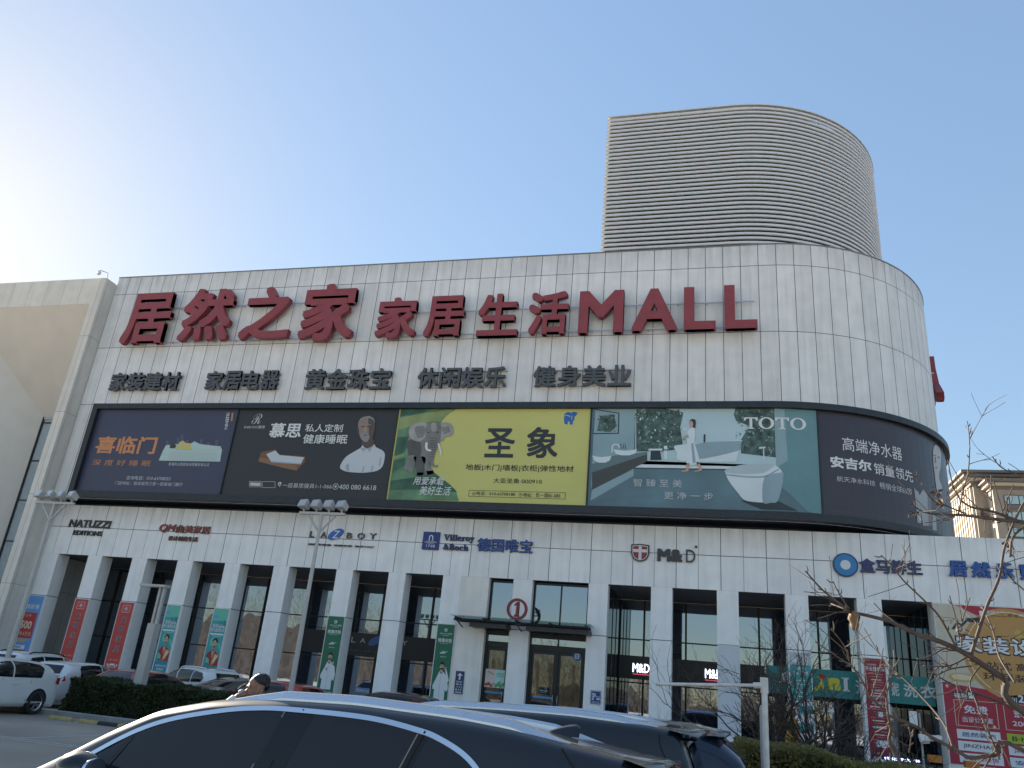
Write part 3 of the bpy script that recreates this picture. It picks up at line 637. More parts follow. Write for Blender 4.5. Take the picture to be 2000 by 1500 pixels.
# ------------------------------------------------------------------ entrance canopy, number ring, stickers
def clear_mat(name):
    m = glass_mat(name, (.05, .06, .06), .2); nt = m.node_tree; out = nt.nodes['Material Output']; old = out.inputs[0].links[0].from_socket
    tr = N(nt, 'ShaderNodeBsdfTransparent'); tr.inputs[0].default_value = (.75, .82, .82, 1); mx = N(nt, 'ShaderNodeMixShader'); mx.inputs[0].default_value = .3; L(nt, tr.outputs[0], mx.inputs[1]); L(nt, old, mx.inputs[2]); L(nt, mx.outputs[0], out.inputs[0]); return m
can = thing('entrance_canopy', 'glass canopy on dark steel brackets above the mall doors', 'canopy', (-8.6, 0, 4.5))
mb = MB(); cz = LO.inv((880, 1208), 1.1)[1]; mb.box((-11.75, -1.25, cz+.14), (-5.4, .2, cz+.165), clear_mat('canopy_glass')); mb.build('glass_sheet', can)
mb = MB()
for y in (-1.05, -.35): mb.tube([(-11.6, y, cz), (-5.5, y, cz)], .055, MULL, 8)
for x in (-11.5, -10.2, -8.7, -7.2, -5.6): mb.box((x-.04, -1.2, cz-.02), (x+.04, .3, cz+.12), MULL); mb.tube([(x, .2, cz-.3), (x, -1.0, cz-.02)], .03, MULL, 6)
mb.build('bracket', can)
mb = MB(); mb.box((-10.9, -.9, cz-.26), (-9.2, .3, cz-.06), FAS); mb.box((-8.3, -.9, cz-.26), (-5.5, .3, cz-.06), FAS); mb.build('fascia', can)
nr = thing('number_sign', 'red ring with the number 1 standing on the canopy', 'sign', (-8.7, -1.0, cz+.17)); Wn = Wall(-1.0, False); c = Wn.inv((1010, 1190)); mb = MB()
REDR = mat('ring_red', (.19, .018, .022), .45); R1 = .47; pts = [(c[0]+R1*.84*math.cos(a), -1.0, c[1]+R1*.84*math.sin(a)) for a in [2*math.pi*k/36 for k in range(37)]]
V = []; n = 36
for r_, y in ((R1, -1.06), (R1*.76, -1.06), (R1*.76, -.94), (R1, -.94)): V += [(c[0]+r_*math.cos(2*math.pi*k/n), y, c[1]+r_*math.sin(2*math.pi*k/n)) for k in range(n)]
mb.add(V, [(q*n+k, q*n+(k+1) % n, ((q+1) % 4)*n+(k+1) % n, ((q+1) % 4)*n+k) for q in range(4) for k in range(n)], REDR); mb.build('ring', nr)
mb = MB(); q = [(-.13, .14), (-.13, .2), (0., .33), (.09, .33), (.07, -.22), (.12, -.26), (.12, -.33), (-.11, -.33), (-.11, -.26), (-.05, -.22), (-.03, .2)]; n = len(q)
V = [(c[0]+a, y, c[1]+b) for y in (-1.06, -.94) for a, b in q]; mb.add(V, [tuple(range(n-1, -1, -1)), tuple(range(n, 2*n))]+[(k, (k+1) % n, n+(k+1) % n, n+k) for k in range(n)], REDR); mb.build('lettering', nr)
mb = MB(); mb.tube([(c[0]-.05, -.98, cz+.1), (c[0]-.05, -.98, c[1]-.4)], .02, MULL, 6); mb.tube([(c[0]+.08, -.98, cz+.1), (c[0]+.08, -.93, c[1]+.33)], .015, MULL, 6); mb.build('strut', nr)
Wd = Wall(.36, False)
t = thing('door_sticker', 'round blue E3 sticker on the right glass door', 'sticker', Wd.P(*Wd.inv((1127, 1282)))); mb = MB(); Wd.disc(mb, (1127, 1282), .19, mat('sticker_blue', (.01, .08, .33), .4), .012); Wd.text(mb, 'E3', (1123.5, 1276.5), (1131, 1287), SWHITE, .017, .03); mb.build('disc', t)
def sheet(name, label, cat, y, tl, br, m, fn=None):
    W = Wall(y, False); a = W.inv(tl); b = W.inv(br); t = thing(name, label, cat, (a[0], y, b[1])); mb = MB(); mb.box((a[0], y-.004, b[1]), (b[0], y+.002, a[1]), m); mb.build('sheet', t)
    if fn: mb = MB(); fn(Rect(mb, a[0], b[1], b[0], a[1], y-.004)); mb.build('print', t)
    return t
STRB = mat('film_blue', (.06, .25, .48), .4)
sheet('safety_strip', 'light blue safety strip at the foot of the single glazed door', 'strip', .355, (947, 1349), (983, 1356), STRB)
sheet('safety_strip', 'light blue safety strip on the left leaf of the double doors', 'strip', .355, (1040, 1358), (1079, 1366), STRB)
PINK = mat('print_pale_pink', (.62, .52, .48), .5); MINT = mat('print_mint', (.42, .62, .58), .5); LEAFG = mat('print_leaf_green', (.1, .33, .12), .5); TOMR = mat('print_tomato_red', (.45, .06, .04), .5); INK = mat('print_ink', (.03, .03, .035), .6)
def foodposter(R_):
    R_.rect(0, 0, .48, 1, PINK); R_.rect(.48, 0, 1, 1, MINT)
    for k in range(3): R_.text('新鲜好味道来'[k:k+3]+'每日', .12+.1*k, .1, .19+.1*k, .5, INK, 2) if 0 else R_.text('鲜', .12+.11*k, .1+.05*k, .2+.11*k, .22+.05*k, INK, 2)
    for u, v, r_, m in ((.08, .85, .07, TOMR), (.2, .82, .08, TOMR), (.33, .9, .07, TOMR), (.43, .78, .04, TOMR), (.55, .88, .08, LEAFG), (.68, .8, .09, LEAFG), (.8, .9, .08, LEAFG), (.9, .78, .07, LEAFG), (.74, .66, .04, LEAFG)): R_.disc(u, v, r_, m, 2)
    R_.text('新鲜到家', .55, .17, .92, .27, LEAFG, 2, .01); R_.text('天天低价', .55, .31, .92, .4, LEAFG, 2, .01)
sheet('door_poster', 'pink and mint grocery poster with tomatoes and greens on the single door', 'poster', .355, (949, 1306), (986, 1345), PINK, foodposter)
def hours(R_):
    R_.disc(.72, .12, .1, SWHITE, 1); R_.disc(.72, .12, .075, MATS['dark_interior'], 2); R_.text('营业', .1, .06, .45, .2, STRB, 1, .02); R_.text('9:00-22:00', .1, .4, .9, .58, SWHITE, 1, .02); R_.text('欢迎 光临', .1, .7, .8, .82, SWHITE, 1)
sheet('door_notice', 'small opening hours notice on the double door glass', 'notice', .355, (1052, 1341), (1071, 1357), MATS['dark_interior'], hours)
# parking sign, arrow strip
def psign(R_): R_.rect(.04, .04, .96, .96, SWHITE, 1); R_.rect(.07, .07, .93, .93, SBLUE, 2); R_.text(SER('P'), .14, .2, .5, .72, SWHITE, 3, .02); R_.rect(.58, .42, .88, .68, SWHITE, 3); R_.rect(.62, .46, .84, .56, SBLUE, 4); R_.text('停车场', .18, .8, .82, .93, SWHITE, 3)
t = sheet('parking_sign', 'blue P parking sign with a white car symbol on the pillar right of the doors', 'sign', -.03, (1154, 1348), (1173, 1376), SBLUE, psign)
def arrow(R_):
    R_.poly([(.5, .08), (.85, .2), (.6, .2), (.6, .38), (.4, .38), (.4, .2), (.15, .2)], SWHITE, 1)
    for k, tx in enumerate(('盒马鲜生', '超市', '入口', 'B1F', '068')): R_.text(tx, .14, .43+.115*k, .86, .51+.115*k, SWHITE, 1, .02)
t = sheet('arrow_sign', 'narrow blue strip sign with a white up arrow on the plain entrance wall', 'sign', -.03, (891, 1310), (903, 1356), SBLUE2, arrow)
# ------------------------------------------------------------------ banners on the pillars
WEDGE = mat('banner_white_edge', (.62, .62, .62), .5)
def banner(name, label, x0, x1, z1, z0, m, fn, cat='banner', group='banners on the pillars', y=-.035, edge=.035):
    t = thing(name, label, cat, ((x0+x1)/2, y, z0), group)
    mb = MB(); mb.box((x0, y, z0), (x1, y+.034, z1), m); mb.build('sheet', t)
    mb = MB()
    for a, b in (((x0-edge, z0), (x0-.001, z1)), ((x1+.001, z0), (x1+edge, z1)), ((x0-edge, z1+.001), (x1+edge, z1+edge))): mb.box((a[0], y-.01, a[1]), (b[0], y+.034, b[1]), WEDGE)
    mb.build('edge_strip', t); mb = MB(); fn(Rect(mb, x0, z0, x1, z1, y)); mb.build('print', t); return t
SKIN = mat('print_skin', (.50, .33, .25), .6); HAIRP = mat('print_hair', (.02, .016, .014), .6); BLUEB = mat('banner_blue', (.12, .30, .62), .55); CREAM = mat('print_cream', (.62, .55, .40), .55)
REDB = mat('banner_red', (.46, .045, .04), .55, noise=.06); REDC = mat('banner_crimson', (.25, .012, .03), .55); WPR = mat('print_white', (.66, .67, .68), .55)
TEALB = mat('banner_teal', (.035, .32, .33), .55); TEAL2 = mat('banner_mint', (.12, .45, .33), .55); TEAL3 = mat('banner_teal_dark', (.015, .22, .30), .55); GREENB = mat('banner_green', (.008, .13, .065), .5); ORG = mat('print_orange', (.62, .23, .04), .55); WINE = mat('print_wine', (.30, .02, .03), .55)
def b_blue(R):
    R.rect(.02, .02, .40, .07, REDB, 1).text('居然之家', .06, .03, .36, .06, WPR, 2); R.text('国补焕新季', .14, .12, .93, .19, WPR, 2, .02)
    R.poly([(.12, .24), (.92, .24), (.95, .60), (.15, .60)], REDB, 1).text('满额立省', .3, .26, .74, .3, CREAM, 2); R.text('补500', .18, .34, .84, .48, CREAM, 2, .05); R.text('最高增补5万元', .16, .51, .9, .57, CREAM, 2, .01)
    R.poly([(.22, .61), (.9, .61), (.75, .66), (.35, .66)], mat('print_sand', (.45, .33, .2), .6), 1)
    for k, tx in enumerate(('家具家装补', '家电数码补', '智能家居补')): R.rect(.18, .70+.09*k, .82, .755+.09*k, WPR, 1).text(tx, .3, .711+.09*k, .7, .744+.09*k, mat('print_navy', (.03, .06, .2), .6), 2, .01)
banner('pillar_banner', 'wide light blue banner with a dark red panel reading 500, beside the fin', -36.95, -35.1, 4.36, .75, BLUEB, b_blue)
def b_red(R):
    a, b, c, d_ = .24, .035, .78, .135
    for u0, v0, u1, v1 in ((a, b, c, b+.004), (a, d_-.004, c, d_), (a, b, a+.02, d_), (c-.02, b, c, d_)): R.rect(u0, v0, u1, v1, WPR, 1)
    for k in range(4):
        an = math.pi*k/4; dx, dy = .22*math.cos(an), .22*math.sin(an)*.215; nx, ny = -.02*math.sin(an), .02*math.cos(an)*.215; cx, cy = .51, .085
        R.poly([(cx-dx, cy-dy), (cx+nx, cy+ny), (cx+dx, cy+dy), (cx-nx, cy-ny)], WPR, 1)
    for k, ch in enumerate('光明家具'): R.text(ch, .30, .19+.13*k, .72, .275+.13*k, WPR, 2, .045, .12).text(ch, .31, .192+.13*k, .71, .273+.13*k, INK, 3, .012, .12)
    R.text('一层1-1-057展厅', .2, .76, .84, .78, CREAM, 2); R.poly([(.36, .82), (.68, .82), (.72, .86), (.32, .86)], WPR, 1).rect(.24, .845, .8, .868, WPR, 1)
    R.disc(.2, .835, .05, WPR, 1); R.disc(.84, .835, .05, WPR, 1)
banner('pillar_banner', 'red banner with a white star emblem and four black characters, nearest the blue banner', -33.06, -32.22, 4.36, .7, REDB, b_red)
banner('pillar_banner', 'red banner with a white star emblem and four black characters, beside the teal banner', -30.23, -29.37, 4.36, .7, REDB, b_red)
def b_teal(R):
    R.rect(0, 0, 1, .16, TEAL2, 1); R.rect(0, .74, 1, 1, TEAL3, 1); R.rect(.04, .085, .32, .125, BLUEB, 2); R.rect(.56, .16, .66, .22, TEAL3, 2); R.rect(.8, .15, .95, .22, TEAL3, 2)
    R.text('全民焕家', .1, .2, .96, .25, WPR, 2, .03).text('助力品质生活', .04, .255, .96, .305, WPR, 2, .03); R.rect(.06, .325, .96, .345, WPR, 2); R.rect(.2, .36, .86, .364, WPR, 2)
    R.poly([(.5, .36), (.98, .5), (.98, .56), (.6, .42)], TEAL2, 1); R.disc(.44, .44, .28, TEAL2, 1)
    R.disc(.5, .43, .17, HAIRP, 2, rv=.045); R.disc(.5, .458, .145, SKIN, 3, rv=.05); R.rect(.43, .49, .57, .55, SKIN, 3); R.poly([(.36, .44), (.5, .405), (.66, .44), (.62, .425), (.5, .4), (.38, .425)], HAIRP, 4)
    for u in (.44, .56): R.rect(u-.035, .452, u+.035, .456, HAIRP, 4)
    R.rect(.46, .488, .54, .492, WINE, 4); R.poly([(.1, .6), (.36, .545), (.5, .6), (.62, .55), (.95, .6), (.98, .74), (.2, .73)], WINE, 2); R.poly([(.4, .535), (.62, .535), (.5, .65)], SKIN, 3)
    R.poly([(.62, .58), (.98, .6), (.7, .72), (.5, .73)], ORG, 3); R.poly([(.72, .6), (.92, .61), (.66, .7), (.58, .7)], CREAM, 4); R.poly([(.1, .63), (.35, .66), (.4, .72), (.15, .7)], TEAL2, 3)
    R.text('新国货时尚之家', .12, .785, .92, .815, WPR, 2, .015).text('家装旗舰店', .25, .83, .8, .86, WPR, 2, .015).text('负1层', .38, .873, .66, .9, WPR, 2, .015)
banner('pillar_banner', 'teal banner with a woman in a red robe, partly behind the slim square lamp post', -27.36, -26.59, 4.39, .75, TEALB, b_teal)
banner('pillar_banner', 'teal banner with a woman in a red robe, one pillar right of the lamp post', -24.60, -23.77, 4.39, .75, TEALB, b_teal)
def b_green(pose):
    def fn(R):
        R.disc(.5, .07, .09, WPR, 1); R.disc(.5, .072, .045, GREENB, 2); R.text('AIRLAND 雅蘭', .16, .105, .88, .125, WPR, 2, .005).rect(.34, .137, .7, .141, WPR, 2)
        R.text('雅蘭床墊', .1, .175, .92, .225, WPR, 2, .02).rect(.24, .238, .74, .241, WPR, 2)
        R.poly([(.28, .365), (.5, .325), (.42, .355), (.6, .325), (.54, .35), (.78, .328), (.56, .36), (.5, .372), (.52, .352), (.4, .366)], WPR, 2); R.text('品牌代言人', .34, .395, .7, .41, WPR, 2)
        R.poly([(.26, .66), (.38, .585), (.62, .585), (.86, .64), (.98, .78) if pose else (.96, .74), (.92, .82), (.80, .80), (.82, .93), (.2, .93), (.2, .80), (.1, .8), (.08, .76)], WPR, 2)
        R.rect(.42, .54, .58, .59, SKIN, 3); R.disc(.5, .52, .125, SKIN, 3, rv=.042); R.poly([(.36, .52), (.37, .485), (.45, .465), (.58, .466), (.65, .49), (.64, .52), (.6, .498), (.42, .496)], HAIRP, 4)
        for u in (.45, .55): R.rect(u-.03, .513, u+.03, .517, HAIRP, 5)
        R.rect(.46, .547, .54, .55, WINE, 5); R.poly([(.43, .588), (.5, .598), (.57, .588), (.57, .612), (.5, .602), (.43, .612)], INK, 4); R.rect(.485, .62, .5, .92, mat('print_shade', (.36, .38, .42), .6), 3)
        if pose: R.disc(.72, .545, .06, SKIN, 5, rv=.022); R.poly([(.7, .55), (.78, .55), (.98, .68), (.9, .72)], WPR, 3)
        else: R.disc(.74, .60, .06, SKIN, 5, rv=.022); R.disc(.4, .68, .06, SKIN, 5, rv=.022)
        R.rect(0, .94, 1, 1, GREENB, 4).text('400-880-1966', .1, .953, .92, .975, WPR, 5, .01)
    return fn
banner('pillar_banner', 'green banner with a man in a white dinner jacket straightening his bow tie', -18.29, -17.44, 4.42, .9, GREENB, b_green(0))
banner('pillar_banner', 'green banner with a man in white, hand at his cheek, beside the arrow strip', -12.68, -11.85, 4.42, .9, GREENB, b_green(1))
GRYP = mat('print_grey', (.42, .43, .45), .6)
banner('pillar_banner', 'blank white banner on the pillar right of the lit M&D boards', -.10, .75, 4.38, .9, mat('banner_white', (.56, .58, .62), .55), lambda R: [R.disc(.2+.3*k, .985, .1, GRYP, 1, rv=.01) for k in range(3)])
def b_teal2(R):
    R.rect(0, 0, 1, .13, GRYP, 1); R.poly([(.5, .02), (.9, .03), (.85, .12), (.6, .12)], WPR, 2); R.disc(.2, .08, .12, WPR, 2); R.text('品牌之家', .05, .01, .3, .025, WPR, 2)
    R.text('优质卫浴', .25, .15, .78, .185, WPR, 2, .03).text('焕新购物节', .2, .195, .85, .235, WPR, 2, .03)
    for k in range(12): R.rect(.22+.04*(k % 3), .27+.021*k, .78-.05*(k % 2), .277+.021*k, WPR if k % 2 else TEAL2, 2)
    R.disc(.12, .22, .03, REDB, 2); R.disc(.9, .2, .03, REDB, 2)
    R.rect(.04, .5, .46, .56, GRYP, 2); R.rect(.5, .49, .96, .56, WPR, 2); R.disc(.3, .53, .1, WPR, 3)
    R.rect(0, .64, 1, .74, WPR, 1); R.rect(0, .82, 1, 1, WPR, 1); R.text('卫浴展区', .3, .66, .75, .68, GRYP, 2).text('全场特惠', .25, .86, .8, .88, GRYP, 2)
banner('pillar_banner', 'teal and white bathroom banner behind the bare shrub', 2.76, 3.57, 4.31, .69, TEALB, b_teal2)
def b_red3(R):
    R.text('品牌之家', .05, .01, .3, .025, WPR, 2).text('今日更精彩', .1, .055, .6, .075, WPR, 2); R.text('开业狂欢购', .05, .085, .95, .13, WPR, 2, .03)
    for k in range(26): R.rect(.16+.07*(k % 4), .16+.028*k, .86-.05*(k % 3), .1625+.028*k+(.008 if k % 5 == 2 else 0), CREAM if k % 3 else WPR, 2)
    R.rect(.5, .55, .72, .60, WPR, 3); R.poly([(.35, .84), (.85, .84), (.9, .89), (.75, .91), (.3, .90)], WPR, 3); R.rect(.2, .70, .85, .715, WPR, 3)
    for v in (.32, .38, .45): R.text('活动期间', .25, v, .85, v+.022, WPR, 3, .02)
    R.text('欢迎光临', .15, .955, .6, .975, WPR, 2)
banner('pillar_banner', 'tall crimson sale banner with white characters behind the bare branches', 5.59, 6.38, 4.3, .69, REDC, b_red3)
# the big poster on the end wall
PCREAM = mat('poster_cream', (.52, .47, .37), .6, noise=.05); PORG = mat('poster_orange', (.46, .25, .08), .6); PRED = mat('poster_red', (.36, .022, .045), .6, noise=.05); PLIME = mat('poster_lime', (.36, .45, .03), .6); GOLD = mat('print_gold', (.5, .36, .08), .6)
def bigposter(R):
    A = (R.z1-R.z0)/(R.x1-R.x0)                                    # v per u for round shapes
    R.poly([(.14, 0), (1, 0), (1, .235), (.62, .155), (.40, .12)], PRED, 1); R.text('居然之家', .335, .025, .46, .045, WPR, 2, .01).text('Easyhome', .33, .05, .47, .068, WPR, 2, .01, 0).text('家居生活MALL', .475, .035, .72, .062, WPR, 2, .01)
    R.rect(.295, .03, .322, .062, WPR, 2)
    for r_, m, l in ((.315, PORG, 1.2), (.29, CREAM, 1.6), (.283, PORG, 2)): R.disc(.47, .30, r_, m, l, 48)
    R.poly([(.52, .14), (.56, .155), (.54, .17), (.58, .185), (.5, .20), (.53, .175), (.5, .165)], GOLD, 3)
    R.text('家装设计节', .11, .19, .99, .315, INK, 3, .09).text('家装设计节', .12, .20, .98, .305, WPR, 4, .03)
    R.text('一站式 高品质', .22, .355, .72, .405, INK, 3, .025).text('环保装修', .27, .425, .66, .475, INK, 3, .025)
    R.poly([(.1, .16), (.14, .11), (.17, .125), (.2, .095), (.215, .1), (.175, .14), (.145, .128), (.115, .165)], INK, 2); R.poly([(.2, .085), (.3, .075), (.31, .1), (.28, .11), (.3, .15), (.285, .15), (.265, .11), (.22, .11)], INK, 2)
    R.disc(.13, .47, .085, GOLD, 2, rv=.028); R.disc(.13, .468, .065, CREAM, 3, rv=.018)
    R.poly([(0, .51), (.3, .535), (.7, .52), (1, .50), (1, 1), (0, 1)], PRED, 1)
    for k, (u, num, big, sm) in enumerate(((.06, '1', '免费', '出设计方案'), (.37, '2', '签单满返', '2000元'), (.68, '3', '送好礼', '到店有礼'))):
        R.poly([(u-.0, .565), (u+.14, .55), (u+.15, .60), (u, .605)], INK, 2).text('福利', u+.005, .57, u+.09, .60, WPR, 3, .02).text(num, u+.1, .552, u+.135, .598, WPR, 3, .05)
        a, b, c, d_ = u, .61, u+.27, .77
        for q in ((a, b, c, b+.003), (a, d_-.003, c, d_), (a, b, a+.004, d_), (c-.004, b, c, d_)): R.rect(*q, CREAM, 2)
        R.text(big, u+.06, .64, u+.21, .69, WPR, 3, .03).text(sm, u+.045, .71, u+.235, .745, WPR, 3, .02)
    for r_ in range(3):
        for k in range(3):
            u, v = .06+.31*k, .79+.07*r_; R.rect(u, v, u+.27, v+.057, PLIME if (r_, k) == (0, 1) else WPR, 2)
            R.text((('居然装饰', 'B·home', '名家'), ('JINZHAO', '鸿亿家', '东易'), ('IF居然装饰', '安装饰', '业之峰'))[r_][k], u+.03, v+.015, u+.24, v+.043, (mat('print_navy', (.03, .06, .2), .6), INK, REDB)[(r_+k) % 3], 3, .02)
    for u, v in ((.03, .53), (.3, .76), (.05, .93)): R.poly([(u-.012, v), (u, v-.012), (u+.012, v), (u, v+.012)], CREAM, 2)
banner('wall_poster', 'huge cream and red decoration fair poster with an orange disc on the end wall', 8.40, 13.9, 6.60, .73, PCREAM, bigposter, 'poster', None, -.05)

# ------------------------------------------------------------------ the five billboards
OFF = .18
NAVYB = mat('billboard_slate', (.040, .045, .085), .45, noise=.07, nscale=.4); BLACKB = mat('billboard_black', (.022, .024, .028), .45, noise=.06, nscale=.4); YELB = mat('billboard_yellow', (.54, .52, .16), .5, noise=.04, nscale=.4); PURB = mat('billboard_aubergine', (.033, .028, .042), .35, noise=.08, nscale=.4)
ORGL = mat('print_salmon', (.52, .22, .09), .5); PGREY = mat('print_light_grey', (.50, .52, .54), .5); PMINT = mat('print_pale_mint', (.42, .55, .52), .5); BROWN = mat('print_brown', (.16, .075, .035), .5); CHAR = mat('print_charcoal', (.022, .028, .034), .5); PBLUE = mat('print_blue', (.02, .12, .42), .5)
def board(label, s0, s1, m, z0=9.98, z1=14.79):
    t = thing('billboard', label, 'billboard', UP.P(s0, z0, OFF)); mb = MB(); us = [s0]+[u for u in ([XC]+list(np.arange(XC+.5, s1, .5)) if s1 > XC else []) if s0 < u < s1]+[s1]
    mb.grid([[UP.P(u, z, OFF) for u in us] for z in (z0, z1)], m); mb.build('poster_sheet', t)
    mb = MB(); UP.slab(mb, s1-.07, s1+.0, z0, z1, .004, OFF+.06, DARKM); mb.build('divider', t); return t
def lay(t, name, fn):
    mb = MB(); fn(mb); return mb.build(name, t)
O = lambda k: OFF+.006*k
s = [UP.inv(p, OFF)[0] for p in ((193, 794), (469, 798), (781, 796), (1157, 798), (1597, 802))]
# 1: mattress
t = board('slate blue mattress billboard with orange characters, leftmost in the frame', FL+.34, s[1], NAVYB)
lay(t, 'lettering', lambda mb: [UP.text(mb, *a) for a in (('喜临门', (193, 852), (301, 887), ORGL, O(3), .05), ('深 度 好 睡 眠', (182, 897), (293, 911), ORGL, O(3), 0.), ('咨询电话：010-63708053', (248, 929), (332, 939), PGREY, O(3), 0.), ('门店地址：丽泽居然之家一层喜临门展厅', (226, 939.5), (356, 950), PGREY, O(3), 0.), ('香港执业脊医协会质量标准认证', (330, 903), (408, 911), PGREY, O(3), 0.))])
def mattress(mb):
    P = lambda pts, m, k: UP.poly(mb, [(100+x/2.857, 770+y/2.857) for x, y in pts], m, O(k))
    for x, h in ((640, 60), (700, 78), (722, 96), (750, 66), (790, 60), (830, 68), (870, 52), (915, 64)): P([(x, 320), (x, 320-h), (x+16, 320-h), (x+16, 320)], mat('print_skyline', (.08, .085, .15), .5), 1)
    P([(600, 370), (622, 318), (640, 285), (700, 278), (800, 285), (945, 290), (953, 310), (942, 376)], PMINT, 2)
    P([(650, 365), (660, 320), (925, 328), (922, 370)], mat('print_pale_teal', (.36, .5, .47), .5), 3)
    for k in range(22): P([(664+k*12, 320), (668+k*12, 320), (664+k*12, 362), (660+k*12, 362)], PGREY, 4)
    P([(660, 300), (664, 282), (684, 276), (698, 286), (690, 302)], mat('print_dark_brown', (.05, .035, .02), .5), 5)
    P([(695, 305), (715, 268), (735, 258), (752, 272), (778, 274), (785, 312)], GOLD if 0 else mat('print_pale_yellow', (.52, .46, .16), .5), 5); P([(778, 276), (800, 263), (830, 278), (945, 292), (945, 302), (786, 312)], PMINT, 5)
lay(t, 'picture', mattress)
def vtxt(mb):
    P = lambda x, y: (100+x/2.857, 770+y/2.857)
    UP.poly(mb, [P(1008, 103), P(1017, 103), P(1011, 150), P(1002, 150)], ORGL, O(2))
    for k, ch in enumerate('SLEEMON'): a, b = UP.inv(P(980-1.5*k, 102+12*k), O(3)); V, F, _ = tmesh(ch, .02); mb.add([UP.P(a+.18*v[1], b-.22*v[0], O(3)+.03*v[2]) for v in V], F, PGREY)
lay(t, 'side_print', vtxt)
# 2: bedroom brand with the bearded man
t = board('black billboard with white characters and a bearded man in a white shirt', s[1], s[2], BLACKB)
lay(t, 'lettering', lambda mb: [UP.text(mb, *a) for a in (('ℛ', (495, 808), (509, 828), PGREY, O(3), 0.), ('DeRUCCI慕思', (478, 831), (517, 837), PGREY, O(3), .01), ('慕思', (530, 826), (586, 855), WPR, O(3), .035), ('私人定制', (598, 828), (668, 844), WPR, O(3), .01), ('健康睡眠', (594, 848), (677, 867), WPR, O(3), .015), ('一层慕思寝具1-1-066', (553, 943), (647, 955), PGREY, O(3), .0), ('400 080 6618', (663, 946), (734, 957.5), PGREY, O(3), .01))])
BEARD = mat('print_beard', (.24, .24, .245), .6); SKIN2 = mat('print_tanned_skin', (.27, .19, .155), .6); SKIN3 = mat('print_face_shadow', (.09, .065, .055), .6); SHIRT = mat('print_shirt', (.50, .54, .58), .6); SHIRT2 = mat('print_shirt_fold', (.32, .36, .41), .6)
def man(mb):
    P = lambda pts, m, k: UP.poly(mb, rounded([(100+x/2.857, 770+y/2.857) for x, y in pts]), m, O(k))
    P([(1612, 412), (1622, 380), (1650, 345), (1725, 300), (1740, 280), (1800, 278), (1812, 295), (1850, 315), (1862, 340), (1850, 400), (1815, 428), (1740, 438), (1650, 432)], SHIRT, 2)
    for q in ([(1725, 300), (1742, 322), (1760, 300)], [(1760, 300), (1775, 322), (1800, 282)], [(1640, 400), (1660, 385), (1664, 425), (1650, 430)], [(1740, 400), (1746, 402), (1742, 436), (1734, 436)], [(1790, 395), (1800, 405), (1788, 432), (1782, 430)], [(1835, 350), (1842, 352), (1836, 398), (1828, 400)]): P(q, SHIRT2, 3)
    P([(1736, 262), (1795, 250), (1800, 282), (1762, 302), (1738, 286)], SKIN3, 4)
    P([(1716, 205), (1712, 170), (1720, 145), (1742, 128), (1775, 124), (1800, 140), (1808, 175), (1800, 225), (1785, 258), (1755, 266), (1732, 252), (1720, 228)], SKIN2, 5)
    P([(1770, 135), (1800, 140), (1808, 175), (1800, 225), (1785, 258), (1768, 262), (1772, 200)], SKIN3, 6)
    P([(1716, 160), (1722, 140), (1742, 127), (1775, 122), (1800, 136), (1808, 160), (1796, 142), (1770, 132), (1742, 136), (1726, 150)], BEARD, 7)
    P([(1726, 222), (1740, 214), (1760, 214), (1772, 224), (1776, 246), (1756, 266), (1734, 254)], BEARD, 7); P([(1742, 226), (1764, 226), (1760, 231), (1744, 231)], SKIN3, 8)
    for x in (1730, 1762): P([(x, 178), (x+20, 177), (x+20, 182), (x, 183)], INK, 8); P([(x-2, 170), (x+22, 168), (x+22, 172), (x-2, 174)], BEARD, 8)
    P([(1748, 180), (1755, 180), (1760, 208), (1744, 208)], mat('print_nose_light', (.36, .26, .22), .6), 8)
    P([(1708, 190), (1716, 188), (1720, 218), (1712, 222)], SKIN3, 6)
lay(t, 'portrait', man)
def bed(mb):
    P = lambda pts, m, k: UP.poly(mb, [(100+x/2.857, 770+y/2.857) for x, y in pts], m, O(k))
    P([(1155, 375), (1172, 322), (1250, 308), (1275, 335), (1418, 348), (1416, 378), (1370, 426), (1300, 412)], BROWN, 2); P([(1155, 375), (1165, 352), (1375, 398), (1370, 426), (1300, 412)], mat('print_brown_light', (.24, .12, .06), .5), 3)
    P([(1200, 335), (1250, 314), (1275, 340), (1412, 352), (1395, 386), (1225, 372)], SHIRT, 4); P([(1225, 372), (1395, 386), (1392, 392), (1224, 380)], SHIRT2, 4)
    for x0, y0, x1, y1 in ((1105, 485, 1172, 518), (1176, 487, 1250, 522)):
        for a, b, c, d_ in ((x0, y0, x1, y0+2), (x0, y1-2, x1, y1), (x0, y0, x0+2, y1), (x1-2, y0, x1, y1)): P([(a, b), (c, b), (c, d_), (a, d_)], PGREY, 2)
    P([(1112, 492), (1168, 494), (1166, 512), (1110, 510)], PGREY, 2); UP.disc(mb, (100+1275/2.857, 770+500/2.857), .10, WPR, O(3)); P([(1268, 505), (1282, 505), (1275, 518)], WPR, 3); UP.disc(mb, (100+1275/2.857, 770+500/2.857), .045, BLACKB, O(4)); UP.disc(mb, (100+1587/2.857, 770+515/2.857), .16, PGREY, O(3)); UP.disc(mb, (100+1587/2.857, 770+515/2.857), .13, BLACKB, O(4)); UP.disc(mb, (100+1587/2.857, 770+515/2.857), .06, PGREY, O(5))
lay(t, 'picture', bed)
